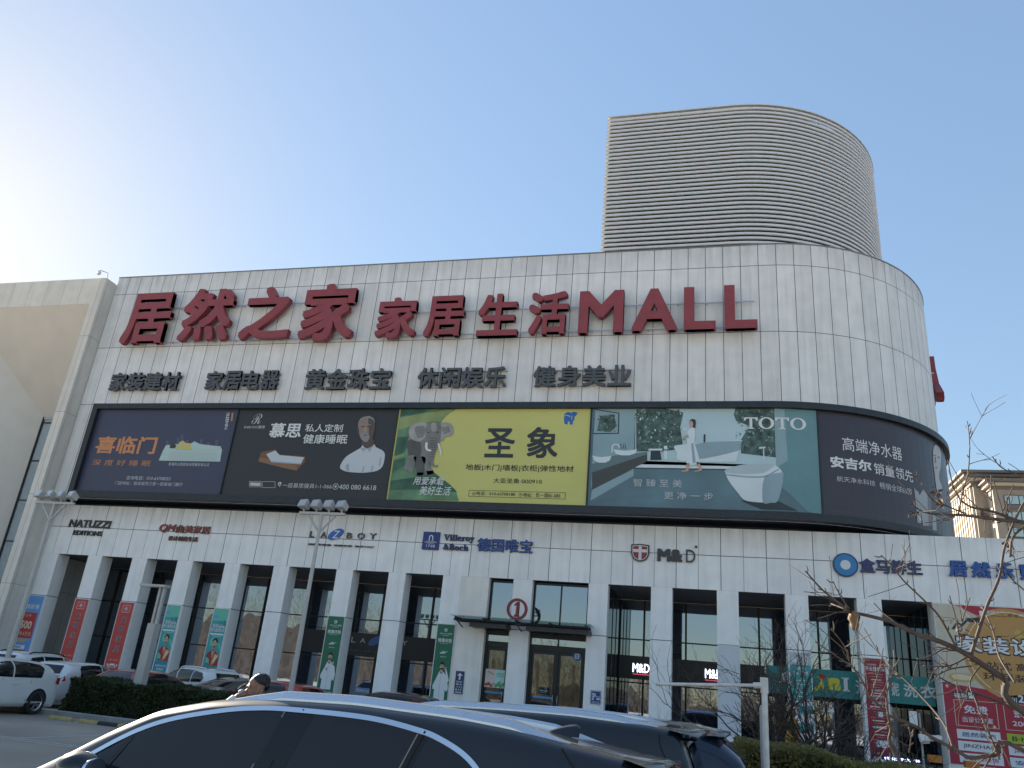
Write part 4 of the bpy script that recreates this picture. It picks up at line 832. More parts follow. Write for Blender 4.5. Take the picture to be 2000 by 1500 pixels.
# 3: floor boards, yellow with the elephant
t = board('yellow flooring billboard with an elephant walking on green hills', s[2], s[3], YELB)
Z3 = lambda pts: [(750+x/3.077, 770+y/3.077) for x, y in pts]
HILL = mat('print_hill_green', (.10, .21, .11), .5, noise=.45, nscale=.9); HILL2 = mat('print_hill_dark', (.035, .11, .07), .5, noise=.4, nscale=1.5); HILL3 = mat('print_hill_light', (.24, .30, .12), .5, noise=.25, nscale=.8)
def hills(mb):
    P = lambda pts, m, k: UP.poly(mb, Z3(pts), m, O(k))
    q = UP.inv((772, 890), O(1)); 
    P([(103, 82), (440, 86), (400, 110), (360, 145), (330, 190), (318, 250), (300, 330), (285, 400), (282, 450), (320, 500), (390, 540), (432, 575), (448, 640), (22, 633)], HILL, 1)
    P([(103, 82), (300, 84), (240, 110), (170, 122), (98, 132)], HILL2, 2); P([(98, 140), (250, 112), (420, 90), (380, 125), (345, 165), (300, 160), (190, 185), (88, 215)], HILL3, 2)
    P([(80, 260), (160, 250), (150, 300), (120, 350), (62, 370)], HILL2, 2); P([(60, 400), (130, 380), (125, 430), (52, 470)], HILL2, 2); P([(40, 520), (180, 500), (300, 470), (400, 545), (440, 590), (300, 570), (34, 575)], HILL2, 2); P([(58, 376), (120, 356), (118, 372), (55, 396)], HILL3, 3); P([(30, 585), (180, 580), (330, 600), (447, 625), (448, 640), (24, 633)], HILL, 3)
lay(t, 'landscape', hills)
EL = [mat('print_elephant_%s' % n, (v, v*.97, v*.93), .6, noise=.22, nscale=1.6) for n, v in (('grey', .19), ('dark', .085), ('light', .32))]
def elephant(mb):
    P = lambda pts, m, k: UP.poly(mb, rounded(Z3(pts)), m, O(k))
    P([(150, 255), (165, 225), (200, 200), (250, 190), (310, 220), (300, 330), (290, 390), (230, 400), (160, 390), (142, 340), (140, 290)], EL[0], 4)
    P([(140, 290), (165, 270), (215, 280), (225, 350), (200, 385), (150, 380)], EL[1], 5)
    for q, m in (([(150, 370), (195, 375), (180, 430), (172, 470), (148, 476), (145, 455), (130, 455), (120, 440)], EL[0]), ([(180, 375), (250, 380), (238, 440), (235, 484), (195, 486), (196, 440)], EL[1]), ([(225, 370), (275, 375), (272, 420), (296, 460), (298, 476), (262, 484), (246, 470), (240, 420)], EL[0]), ([(200, 470), (236, 470), (236, 486), (196, 488)], EL[2]), ([(252, 462), (294, 458), (300, 476), (262, 485)], EL[2])): P(q, m, 6)
    P([(258, 180), (290, 168), (330, 172), (345, 200), (340, 260), (325, 310), (305, 330), (270, 320), (252, 270), (250, 215)], EL[0], 8)
    P([(152, 250), (150, 210), (175, 180), (225, 168), (258, 176), (262, 215), (246, 260), (215, 284), (175, 276)], EL[2], 7); P([(185, 200), (235, 190), (250, 215), (235, 255), (200, 262)], EL[0], 8)
    P([(336, 180), (375, 168), (408, 185), (416, 225), (400, 250), (365, 255), (352, 285), (338, 260)], EL[2], 7); P([(345, 200), (390, 190), (398, 225), (360, 245)], EL[0], 8)
    P([(272, 250), (322, 250), (318, 320), (300, 370), (296, 410), (310, 428), (325, 424), (322, 436), (300, 438), (280, 418), (274, 370), (272, 310)], EL[0], 9); P([(286, 175), (312, 175), (318, 215), (300, 225), (284, 215)], EL[2], 9)
    for k in range(9): P([(274+k*.5, 262+k*14), (320-k*2.2, 262+k*14), (319-k*2.2, 266+k*14), (274+k*.5, 266+k*14)], EL[1], 10)
    for x in (268, 322): P([(x-5, 226), (x+5, 226), (x+4, 233), (x-4, 233)], INK, 10)
    P([(250, 290), (262, 292), (262, 325), (284, 334), (280, 344), (256, 338), (246, 318)], WPR, 11); P([(322, 300), (332, 298), (345, 340), (346, 366), (340, 366), (332, 335)], WPR, 11)
lay(t, 'elephant_picture', elephant)
def small_el(mb):
    P = lambda pts, m, k: UP.poly(mb, rounded(Z3(pts)), m, O(k))
    P([(1082, 150), (1085, 120), (1105, 106), (1125, 112), (1140, 105), (1160, 112), (1155, 128), (1145, 135), (1144, 155), (1135, 162), (1134, 180), (1118, 182), (1116, 164), (1105, 164), (1103, 180), (1086, 178)], PBLUE, 2); P([(1085, 128), (1100, 124), (1120, 132), (1118, 136), (1100, 128), (1086, 132)], YELB, 3); P([(1128, 128), (1132, 128), (1130, 152), (1126, 152)], YELB, 3)
lay(t, 'emblem', small_el)
def b3(mb):
    for a in (('地板|木门|墙板|衣柜|弹性地材', (910, 906), (1120, 924), CHAR, O(3), .015), ('大亚圣象·000910', (964, 933.5), (1058, 945.5), CHAR, O(3), .01), ('电话：010-63708180', (931, 959.5), (1006, 969), CHAR, O(3), .01), ('地址：负一层B1-083', (1022, 962), (1094, 972.5), CHAR, O(3), .01), ('用爱承载', (808, 931), (867, 948), WPR, O(12), .01, 0, .2), ('美好生活', (820, 949), (880, 968), WPR, O(12), .01, 0, .2)): UP.text(mb, *a)
    a, b = UP.inv((916, 957), O(3)), UP.inv((1104, 975), O(3))
    for q in ((a[0], a[1]-.02, b[0], a[1]), (a[0], b[1], b[0], b[1]+.02), (a[0], b[1], a[0]+.02, a[1]), (b[0]-.02, b[1], b[0], a[1])): UP.polym(mb, [(q[0], q[1]), (q[2], q[1]), (q[2], q[3]), (q[0], q[3])], CHAR, O(2))
    for p in ((925.5, 964), (1016.5, 966)): UP.disc(mb, p, .09, CHAR, O(2)); UP.disc(mb, p, .07, YELB, O(3)); UP.disc(mb, p, .03, CHAR, O(4))
lay(t, 'lettering', b3)
lay(t, 'title', lambda mb: [UP.text(mb, '圣', (950, 836), (1003, 894), CHAR, O(3), .035), UP.text(mb, '象', (1031, 834), (1088, 895), CHAR, O(3), .035)])
# 4: bathroom
TE = [mat('print_bath_%s' % n, c, .5, noise=nz, nscale=sc) for n, c, nz, sc in (('sky', (.42, .56, .60), .06, .5), ('wall', (.24, .36, .39), .08, .5), ('floor', (.10, .175, .205), .25, .5), ('dark', (.02, .035, .045), .15, 1), ('white', (.60, .68, .70), .05, 1), ('shade', (.25, .35, .40), .08, 1), ('leaf', (.055, .10, .085), .8, 3.2), ('slab', (.12, .25, .27), .15, .5), ('shelf', (.11, .17, .18), .1, 1), ('glow', (.40, .50, .52), .06, .7))]
SKYT, WALT, FLOT, DKT, WHT, SHT, LFT, SLT, SHE, GLT = TE
t = board('teal bathroom billboard with a walking woman, bathtub, large toilet and four white serif letters', s[3], s[4], FLOT)
Z7 = lambda pts: [(1350+x/3.077, 770+y/3.077) for x, y in pts]
def bath(mb):
    P = lambda pts, m, k: UP.poly(mb, Z3(pts), m, O(k)); Q = lambda pts, m, k: UP.poly(mb, Z7(pts), m, O(k))
    P([(1266, 85), (1512, 85), (1508, 340), (1500, 460), (1245, 560)], WALT, 1)
    P([(1512, 85), (2400, 85), (2400, 440), (1500, 420)], SKYT, 1); P([(1560, 400), (2400, 430), (2400, 455), (1500, 440)], WHT, 1); P([(1500, 440), (2400, 455), (2400, 462), (1500, 447)], DKT, 2)
    P([(1500, 447), (2000, 455), (2000, 560), (1300, 640), (1245, 650), (1250, 560)], FLOT, 2)
    # planting outside the window
    rg = random.Random(3)
    P([(1516, 90), (1700, 88), (1800, 110), (1780, 200), (1800, 330), (1690, 340), (1515, 345)], LFT, 2)
    Q([(255, 120), (270, 85), (500, 85), (508, 380), (300, 355), (295, 280), (350, 190), (270, 160)], LFT, 2)
    for k in range(150):
        x, y = rg.uniform(1510, 1830), rg.uniform(88, 345); r_ = rg.uniform(4, 13); a = rg.uniform(0, 3)
        if x > 1730 and y > 120 and rg.random() < .5: continue
        P([(x-r_*math.cos(a), y-r_*math.sin(a)), (x+r_*.5*math.sin(a), y-r_*.5*math.cos(a)), (x+r_*math.cos(a), y+r_*math.sin(a)), (x-r_*.4*math.sin(a), y+r_*.4*math.cos(a))], (WHT, SHT, LFT, DKT, WALT)[k % 5], 3)
        x, y = rg.uniform(265, 500), rg.uniform(88, 370)
        Q([(x-r_*math.cos(a), y-r_*math.sin(a)), (x+r_*.5*math.sin(a), y-r_*.5*math.cos(a)), (x+r_*math.cos(a), y+r_*math.sin(a)), (x-r_*.4*math.sin(a), y+r_*.4*math.cos(a))], (SHT, LFT, DKT, WALT, LFT)[k % 5], 3)
    P([(1268, 88), (1415, 112), (1412, 238), (1256, 240)], DKT, 2); P([(1270, 94), (1408, 116), (1405, 232), (1260, 233)], SHT, 3); P([(1300, 130), (1380, 120), (1400, 190), (1360, 228), (1280, 220)], LFT, 4)
    for k in range(30):
        x, y = rg.uniform(1280, 1400), rg.uniform(125, 225); P([(x-6, y), (x, y-4), (x+6, y+1), (x, y+4)], (LFT, DKT, WALT)[k % 3], 5)
    # vanity with basins
    P([(1250, 420), (1370, 370), (1582, 345), (1582, 360), (1250, 470)], SHE, 3); P([(1250, 470), (1582, 360), (1582, 402), (1250, 575)], mat('print_vanity_brown', (.055, .06, .058), .5), 3); P([(1250, 575), (1500, 450), (1500, 490), (1240, 640)], WALT, 3)
    for c, a, b in (((1310, 385), 58, 26), ((1450, 345), 72, 22)):
        P([(c[0]-a, c[1]-b*.6), (c[0]+a, c[1]-b*.6), (c[0]+a*.8, c[1]+b*.5), (c[0]+a*.35, c[1]+b), (c[0]-a*.35, c[1]+b), (c[0]-a*.8, c[1]+b*.5)], WHT, 4); P([(c[0]-a*.9, c[1]-b*.55), (c[0], c[1]-b*.85), (c[0]+a*.9, c[1]-b*.55), (c[0], c[1]-b*.25)], SHT, 5)
    P([(1366, 350), (1368, 310), (1385, 296), (1410, 300), (1420, 320), (1412, 322), (1402, 306), (1386, 304), (1376, 315), (1374, 350)], WHT, 6)
    for x in (1425, 1440, 1452): P([(x, 330), (x-6, 296), (x-3, 296), (x+4, 330)], DKT, 5)
    # stool
    P([(1604, 338), (1660, 338), (1668, 395), (1600, 395)], DKT, 4); P([(1590, 328), (1672, 326), (1672, 338), (1590, 338)], WHT, 4); P([(1682, 310), (1702, 310), (1700, 390), (1684, 390)], WHT, 3)
    # bathtub
    P = lambda pts, m, k: UP.poly(mb, rounded(Z3(pts)), m, O(k)); Q = lambda pts, m, k: UP.poly(mb, rounded(Z7(pts)), m, O(k))
    Q([(-100, 310), (20, 296), (290, 275), (296, 300), (270, 395), (250, 405), (-60, 402), (-85, 350)], WHT, 4); Q([(20, 300), (288, 280), (294, 296), (280, 340), (30, 390)], SHT, 5)
    Q([(75, 290), (75, 245), (80, 240), (86, 245), (84, 290)], DKT, 4); Q([(432, 320), (438, 320), (440, 395), (434, 395)], WHT, 4); Q([(408, 318), (446, 314), (446, 324), (408, 328)], WHT, 4)
    # woman
    P([(1835, 175), (1840, 155), (1855, 148), (1872, 155), (1874, 180), (1866, 212), (1846, 200)], INK, 6); P([(1836, 168), (1850, 160), (1858, 180), (1852, 200), (1840, 196)], SKIN, 7)
    P([(1846, 200), (1868, 206), (1870, 250), (1866, 290), (1896, 412), (1818, 418), (1822, 300), (1818, 260), (1826, 222)], WHT, 7); P([(1846, 300), (1858, 290), (1874, 410), (1856, 415)], SHT, 8); P([(1826, 240), (1834, 262), (1800, 264), (1798, 256)], SKIN, 8)
    P([(1818, 418), (1834, 418), (1828, 460), (1790, 466), (1788, 460), (1816, 452)], SKIN, 7); P([(1878, 412), (1892, 410), (1912, 455), (1868, 466), (1868, 460), (1894, 450)], SKIN, 7)
    # right hand slab, toilet
    UP.poly(mb, Z7([(505, 85), (750, 100), (785, 725), (700, 705), (545, 560), (512, 440)]), SLT, O(3)); Q([(505, 85), (560, 90), (580, 400), (512, 440)], WALT, 4)
    Q([(205, 470), (215, 448), (300, 425), (440, 418), (500, 425), (540, 455), (553, 500), (545, 560), (520, 640), (480, 652), (330, 640), (270, 580), (225, 520)], WHT, 5)
    Q([(440, 500), (548, 470), (553, 500), (545, 560), (520, 640), (480, 652), (430, 648)], SHT, 6); Q([(215, 480), (330, 492), (440, 490), (520, 450), (524, 456), (440, 500), (330, 500), (216, 488)], SHT, 6); Q([(205, 470), (215, 448), (300, 425), (440, 418), (500, 425), (440, 470), (330, 480)], GLT, 6)
    Q([(300, 640), (520, 640), (640, 700), (420, 690)], DKT, 4)
lay(t, 'picture', bath)
def serif(mb, tl, br, m, k):                                       # T O T O with slab serifs
    a, b = UP.inv(tl, O(k)), UP.inv(br, O(k)); x0, z1, x1, z0 = a[0], a[1], b[0], b[1]; H = z1-z0; W_ = (x1-x0)
    wt, wo, gp = .225, .255, .013; x = x0
    for ch in 'TOTO':
        if ch == 'T':
            w_ = wt*W_; P = lambda pts: UP.polym(mb, [(x+u*w_, z0+v*H) for u, v in pts], m, O(k))
            P([(0, 1), (0, .70), (.09, .70), (.20, .88), (.40, .9), (.40, .1), (.26, .07), (.26, 0), (.74, 0), (.74, .07), (.60, .1), (.60, .9), (.80, .88), (.91, .70), (1, .70), (1, 1)]); x += w_+gp*W_
        else:
            w_ = wo*W_; n = 40; cx = x+w_/2; cz = z0+H/2
            V = [UP.P(cx+w_/2*math.cos(q), cz+H*.52*math.sin(q), O(k)) for q in np.linspace(0, 2*math.pi, n, False)]+[UP.P(cx+w_*.29*math.cos(q), cz+H*.42*math.sin(q), O(k)) for q in np.linspace(0, 2*math.pi, n, False)]
            mb.add(V, [(i, (i+1) % n, n+(i+1) % n, n+i) for i in range(n)], m); x += w_+gp*W_
lay(t, 'lettering', lambda mb: [serif(mb, (1453, 815), (1575, 840), WPR, 8), UP.text(mb, '智 臻 至 美', (1237, 935), (1332, 952), PGREY, O(8), -.005), UP.text(mb, '更 净 一 步', (1297, 960), (1393, 977), PGREY, O(8), -.005)])
# 5: water purifier round the corner
t = board('dark aubergine water filter billboard bending round the corner with a pale face', s[4], FR-.2, PURB)
lay(t, 'lettering', lambda mb: [UP.text(mb, *a) for a in (('高端净水器', (1644, 853), (1763, 901), WPR, O(3), 0.), ('安吉尔', (1621, 890), (1703, 923), WPR, O(3), .06), ('销量领先', (1706, 903), (1784, 943), WPR, O(3), .01), ('航天净水科技', (1634, 929), (1710, 950), PGREY, O(3), 0.), ('畅销全球65国', (1718, 941), (1781, 968), PGREY, O(3), 0.), ('航天净水科技销量领先　全球六十五国畅销净水器　高端净水', (1624, 997), (1756, 1016), mat('print_mid_grey', (.2, .2, .21), .5), O(3), 0.))])
PFACE = mat('print_pale_face', (.40, .37, .36), .4); PFAC2 = mat('print_face_line', (.12, .11, .12), .5); PUR1 = mat('print_purifier', (.33, .34, .35), .4); PUR2 = mat('print_purifier_side', (.15, .155, .17), .4)
def face(mb):
    P = lambda pts, m, k: UP.poly(mb, Z7(pts), m, O(k)); Pr = lambda pts, m, k: UP.poly(mb, rounded(Z7(pts)), m, O(k))
    Pr([(1455, 330), (1468, 305), (1490, 320), (1502, 360), (1500, 430), (1490, 480), (1494, 520), (1508, 560), (1502, 600), (1480, 590), (1470, 540), (1462, 470), (1454, 400)], PFACE, 2)
    for q in ([(1456, 366), (1470, 362), (1472, 368), (1458, 372)], [(1480, 372), (1496, 378), (1496, 384), (1482, 380)], [(1466, 376), (1470, 376), (1472, 412), (1464, 414)], [(1466, 436), (1480, 438), (1480, 446), (1468, 444)]): P(q, PFAC2, 3)
    P([(1340, 560), (1350, 575), (1368, 590), (1385, 780), (1360, 770)], PUR1, 2); P([(1368, 610), (1392, 575), (1420, 600), (1440, 620), (1452, 790), (1392, 790)], PUR1, 2); P([(1420, 600), (1440, 620), (1452, 790), (1430, 792)], PUR2, 3); P([(1452, 720), (1472, 740), (1476, 820), (1450, 815)], PUR1, 2)
lay(t, 'picture', face)
# ------------------------------------------------------------------ vehicles (local: +x = front, origin on the ground under the middle)
def paint(name, c, metal=0., rough=.28, dust=.0):
    m = mat(name, c, rough, metal, coat=.9, noise=.03, nscale=2, spec=.12 if c[0] < .1 else .4)
    if dust:                                                       # settled dust on upward faces
        nt = m.node_tree; b = nt.nodes['Principled BSDF']; gm = N(nt, 'ShaderNodeNewGeometry'); sp = N(nt, 'ShaderNodeSeparateXYZ'); L(nt, gm.outputs['Normal'], sp.inputs[0])
        tc = N(nt, 'ShaderNodeTexCoord'); nz = N(nt, 'ShaderNodeTexNoise'); nz.inputs['Scale'].default_value = 5; nz.inputs['Detail'].default_value = 8; L(nt, tc.outputs['Object'], nz.inputs['Vector'])
        mr = N(nt, 'ShaderNodeMapRange'); mr.inputs[1].default_value = .80; mr.inputs[2].default_value = 1.0; mr.inputs[3].default_value = 0; mr.inputs[4].default_value = 1; L(nt, sp.outputs[2], mr.inputs[0])
        k = Mth(nt, 'MULTIPLY', Mth(nt, 'MULTIPLY', mr.outputs[0], nz.outputs['Fac']), dust*2)
        old = b.inputs['Base Color'].links[0].from_socket; mx = N(nt, 'ShaderNodeMix', data_type='RGBA'); L(nt, k, mx.inputs[0]); L(nt, old, mx.inputs[6]); mx.inputs[7].default_value = (.30, .26, .21, 1); L(nt, mx.outputs[2], b.inputs['Base Color'])
        r2 = N(nt, 'ShaderNodeMapRange'); r2.inputs[3].default_value = .06; r2.inputs[4].default_value = .45; L(nt, k, r2.inputs[0]); L(nt, r2.outputs[0], b.inputs['Coat Roughness'])
        L(nt, Mth(nt, 'SUBTRACT', .95, Mth(nt, 'MULTIPLY', k, .8)), b.inputs['Coat Weight'])
    return m
CGLASS = mat('car_glass', (.010, .012, .015), .03, 0, spec=.42); CRUB = mat('car_black_trim', (.012, .012, .013), .45); CHROME = mat('car_chrome', (.72, .74, .76), .12, 1.0)
TYRE = mat('tyre_rubber', (.018, .018, .018), .85); RIM = mat('wheel_alloy', (.42, .43, .44), .28, .8); TAIL = mat('tail_light', (.30, .012, .012), .15, coat=.8); RAILM = mat('rail_silver', (.62, .64, .67), .25, .9); HEADL = mat('head_light', (.6, .62, .64), .08, coat=1)
class Body:
    def __init__(s, L_, hw, roof, belt, n=3.4, z0=.2, sm=.07, tp=.13, lean=0.):
        s.L, s.hw, s.n, s.z0, s.tp, s.lean = L_, hw, n, z0, tp, lean; s.x = np.linspace(-L_/2, L_/2, 600)
        f = lambda P: np.interp(s.x, [p[0] for p in sorted(P)], [p[1] for p in sorted(P)])
        k = np.exp(-.5*(np.arange(-40, 41)*(L_/600)/sm)**2); k /= k.sum(); c = lambda a: np.convolve(np.pad(a, 40, 'edge'), k, 'valid')
        s.r_, s.b_ = c(f(roof)), c(f(belt))
    def zr(s, x): return float(np.interp(x, s.x, s.r_))
    def zb(s, x): return min(float(np.interp(x, s.x, s.b_)), s.zr(x)-.05)
    def w(s, x): return s.hw*(1-s.tp*abs(2*x/s.L)**5)
    def y(s, x, z):
        w, zb = s.w(x), s.zb(x)
        if z <= zb: return w*(.985+.015*math.sin(math.pi*min(max((z-s.z0)/(zb-s.z0), 0), 1))) if z > s.z0+.12 else w*(.9+.085*(z-s.z0)/.12)
        t = min((z-zb)/(s.zr(x)-zb), .999); return w*.985*(1-s.lean*t)*(1-t**s.n)**(1/s.n)
    def top(s, x, y):
        w = s.w(x)*.985; zb = s.zb(x); q = min(abs(y)/w, .999); a, b = 0., 1.
        if not s.lean: return zb+(s.zr(x)-zb)*(1-q**s.n)**(1/s.n)
        for _ in range(26):
            c = (a+b)/2
            if (1-s.lean*c)*(1-c**s.n)**(1/s.n) > q: a = c
            else: b = c
        return zb+(s.zr(x)-zb)*a
    def mesh(s, m, under=CRUB):
        mb = MB(); st = np.concatenate([[-s.L/2], np.linspace(-s.L/2, s.L/2, 97)[1:-1], [s.L/2]]); rows = []
        for i, x in enumerate(st):
            zb, zr = s.zb(x), s.zr(x); q = [(0, s.z0), (s.w(x)*.9, s.z0)]+[(s.y(x, z), z) for z in (s.z0+.13, s.z0+(zb-s.z0)*.45, s.z0+(zb-s.z0)*.75, zb)]
            for a in np.linspace(0, math.pi/2, 13 if not s.lean else 25)[1:]: q.append((s.w(x)*.985*max(math.cos(a), 0)**(2/s.n)*(1-s.lean*math.sin(a)**(2/s.n)), zb+(zr-zb)*math.sin(a)**(2/s.n)))
            rows.append([(x, -a, b) for a, b in q]+[(x, a, b) for a, b in q[::-1]])
        e = []
        for r_, sg in ((rows[0], -1), (rows[-1], 1)):
            zc = np.mean([p[2] for p in r_]); e.append([(p[0]+sg*.05, p[1]*.92, zc+(p[2]-zc)*.9) for p in r_])
        mb.grid([e[0]]+rows+[e[1]], m, smooth=True)
        for r_ in e: mb.add(r_, [tuple(range(len(r_)))], m)
        return mb
    def side(s, mb, poly, m, off=.006, sx=.1, sz=.06, both=True):
        V, F = conform(poly, sx, sz)
        for sg in ((-1, 1) if both else (1,)):
            mb.add([(x, sg*(s.y(x, z)+off), z+off*.3) for x, z in V], [f if sg > 0 else f[::-1] for f in F], m, smooth=True)
        return mb
    def ontop(s, mb, poly, m, off=.006, sx=.08, sy=.12):           # polygon in (x, y) seen from above
        V, F = conform(poly, sx, sy); return mb.add([(x, y, s.top(x, y)+off) for x, y in V], F, m, smooth=True)
    def end(s, mb, poly, m, x0, x1, off=.008):                     # polygon in (y, z) pushed onto the sloping end between x0 (low) and x1 (high)
        V, F = conform(poly, .12, .06); P = []
        for y, z in V:
            a, b = x0, x1
            for _ in range(24):
                c = (a+b)/2
                if s.top(c, y) < z: a = c
                else: b = c
            P.append(((a+b)/2+off*(-1 if x1 > x0 else 1), y, z+off*.5))
        return mb.add(P, F, m, smooth=True)
    def ribbon(s, mb, pts, w, m, off=.012, both=True):             # trim strip along a line on the side
        for sg in ((-1, 1) if both else (1,)):
            A = []; B = []
            for i, (x, z) in enumerate(pts):
                a = Vector(pts[max(i-1, 0)]); b = Vector(pts[min(i+1, len(pts)-1)]); t = (b-a).normalized(); n = Vector((-t.y, t.x))*w/2
                for l_, q in ((A, (x+n.x, z+n.y)), (B, (x-n.x, z-n.y))): l_.append((q[0], sg*(s.y(*q)+off), q[1]+off*.3))
            C = [(p[0], p[1]-sg*.02, p[2]) for p in A]; D = [(p[0], p[1]-sg*.02, p[2]) for p in B]
            mb.grid([C, A, B, D], m, smooth=False)
        return mb
def wheels(t, B, xs, r_=.32):
    for x in xs:
        for sg in (-1, 1):
            yo = sg*(B.hw+.004); yi = sg*(B.hw-.2); n = 28; pr = [(r_*.66, yo-sg*.02), (r_*.72, yo), (r_*.95, yo-sg*.005), (r_, yo-sg*.04), (r_, yi), (r_*.6, yi)]
            mb = MB(); mb.grid([[(x+q*math.cos(2*math.pi*k/n), y, r_+q*math.sin(2*math.pi*k/n)) for k in range(n+1)] for q, y in pr], TYRE, smooth=True); wo = mb.build('wheel', t)
            mb = MB(); y = yo-sg*.035; mb.add([(x+r_*.66*math.cos(2*math.pi*k/n), y-sg*.05, r_+r_*.66*math.sin(2*math.pi*k/n)) for k in range(n)], [tuple(range(n))], CRUB)
            mb.grid([[(x+q*math.cos(2*math.pi*k/n), yy, r_+q*math.sin(2*math.pi*k/n)) for k in range(n+1)] for q, yy in ((r_*.67, yo-sg*.01), (r_*.60, y-sg*.0), (r_*.60, y-sg*.05))], RIM)
            for k in range(10):
                a = 2*math.pi*(k//2)/5+(.17 if k % 2 else -.17); c, s_ = math.cos(a), math.sin(a); w_ = .022
                mb.add([(x+q*c+e*s_*w_*f, y+sg*.004, r_+q*s_-e*c*w_*f) for q, f in ((r_*.12, 1.1), (r_*.62, .8)) for e in (-1, 1)], [(0, 1, 3, 2)], RIM)
            mb.add([(x+r_*.16*math.cos(2*math.pi*k/12), y+sg*.008, r_+r_*.16*math.sin(2*math.pi*k/12)) for k in range(12)], [tuple(range(12))], RIM); mb.build('rim', wo)
def arches(mb, B, xs, r_=.38):
    for x in xs: B.side(mb, [(x+r_*math.cos(a), max(.32+r_*math.sin(a), B.z0+.002)) for a in np.linspace(-.35, math.pi+.35, 22)], CRUB, .004)
def place(t, x, y, ang): t.location = (x, y, 0); t.rotation_euler = (0, 0, ang); return t
def simple_car(name, label, pm, L_, hw, roof, belt, side_w, rear_w, front_w, wh, rails=False, fin=False, tails=None, chrome=False, n=3.4, sunroof=False, group='cars parked before the mall'):
    t = thing(name, label, 'car', (0, 0, 0), group); B = Body(L_, hw, roof, belt, n); B.mesh(pm).build('body', t)
    for P in side_w:
        for sg in (0, 1):
            mb = MB(); B.side(mb, P, CGLASS, .005, both=False)
            if sg: mb.v = [(a, -b, c) for a, b, c in mb.v]
            mb.build('window', t)
    x0, x1, P = rear_w; mb = MB(); B.end(mb, P, CGLASS, x0, x1); mb.build('rear_window', t)
    x0, x1, P = front_w; mb = MB(); B.end(mb, P, CGLASS, x0, x1); mb.build('windscreen', t)
    if chrome: mb = MB(); [B.ribbon(mb, smooth_line(q, 4), .025, CHROME, .01) for q in chrome]; mb.build('window_trim', t)
    mb = MB(); arches(mb, B, wh); [B.ribbon(mb, q, .012, CRUB, .003) for q in ([(wh[0]+.42, .35), (wh[0]+.38, .9)], [(.1, .3), (.05, .92)])]; mb.build('dark_trim', t)
    wheels(t, B, wh)
    if rails:
        for sg in (-1, 1):
            mb = MB(); xs = np.linspace(rails[0], rails[1], 14); mb.tube([(x, sg*hw*.70, B.top(x, hw*.70)+(.0 if i in (0, 13) else .045)) for i, x in enumerate(xs)], .022, rails[2], 8); mb.build('roof_rail', t)
    if fin: mb = MB(); x = fin; z = B.zr(x); mb.add([(x-.14, -.03, z-.02), (x+.16, -.03, z-.02), (x-.13, 0, z+.1), (x-.14, .03, z-.02), (x+.16, .03, z-.02)], [(0, 1, 2), (4, 3, 2), (0, 2, 3), (1, 4, 2)], CRUB); mb.build('antenna', t)
    if sunroof: mb = MB(); B.ontop(mb, [(sunroof[0], -hw*.55), (sunroof[1], -hw*.55), (sunroof[1], hw*.55), (sunroof[0], hw*.55)], CGLASS, .004); mb.build('sunroof', t)
    for sg in (-1, 1):
        z0, z1 = tails or (.75, .95); xr = -L_/2; q = [(xr+.01, z0), (xr+.22, z0+.06), (xr+.16, z1), (xr+.03, z1)]; mb = MB(); B.side(mb, q, TAIL, .008, .05, .05, False)
        mb.add([(xr-.058, y, z) for y, z in ((hw*.45, z0), (hw*.80, z0), (hw*.80, z1), (hw*.48, z1))], [(0, 1, 2, 3)], TAIL)
        mb.v = [(a, sg*b, c) for a, b, c in mb.v]; mb.build('tail_light', t)
        q = [(L_/2-.02, .62), (L_/2-.45, .72), (L_/2-.4, .80), (L_/2-.06, .74)]; mb = MB(); B.side(mb, q, HEADL, .008, .05, .05, False); mb.v = [(a, sg*b, c) for a, b, c in mb.v]; mb.build('head_light', t)
        mb = MB(); mb.ell((front_w[0]-.45, sg*(hw+.09), B.zb(.6)+.09), (.07, .12, .075), pm, 10, 6); mb.build('mirror', t)
        for x in (-.42, .62): mb = MB(); z = B.zb(x)-.13; mb.tube([(x-.1, sg*(B.y(x, z)+.002), z), (x-.05, sg*(B.y(x, z)+.03), z), (x+.05, sg*(B.y(x, z)+.03), z), (x+.1, sg*(B.y(x, z)+.002), z)], .013, pm, 6); mb.build('handle', t)
    return t, B
WPAINT = paint('car_paint_white', (.62, .63, .62)); RPAINT = paint('car_paint_red', (.22, .012, .016), .2); GPAINT = paint('car_paint_brown_grey', (.045, .042, .038), .4, .3, .25); KPAINT = paint('car_paint_black', (.007, .009, .014), .0, .4, .05); NPAINT = paint('car_paint_navy', (.010, .018, .035), .0, .35, .05)
HATCH = dict(roof=[(2.12, .50), (2.08, .68), (1.85, .80), (1.2, .96), (1.0, 1.0), (.30, 1.38), (-.15, 1.46), (-.8, 1.46), (-1.5, 1.41), (-1.74, 1.36), (-1.98, 1.03), (-2.1, .9), (-2.13, .5)], belt=[(2.1, .6), (1.2, .88), (0, .93), (-2.1, .98)])
def hatch_windows():
    return [[(.86, .98), (.30, 1.31), (-.10, 1.375), (-.22, 1.38), (-.26, .97)], [(-.31, .97), (-.27, 1.38), (-.8, 1.375), (-1.25, 1.33), (-1.36, 1.24), (-1.30, .98)]]
def hatch(name, label, pm, x, y, a, **k):
    t, B = simple_car(name, label, pm, 4.26, .895, HATCH['roof'], HATCH['belt'], hatch_windows(), (-2.05, -1.70, [(-.58, 1.05), (.58, 1.05), (.50, 1.31), (-.50, 1.31)]), (1.15, .12, [(-.66, 1.04), (.66, 1.04), (.55, 1.36), (-.55, 1.36)]), (-1.33, 1.3), **k); return place(t, x, y, a)
hatch('parked_car', 'white hatchback side on at the left edge, before the dark hedge', WPAINT, -19.9, -17.05, -math.pi/2, tails=(.80, 1.0))
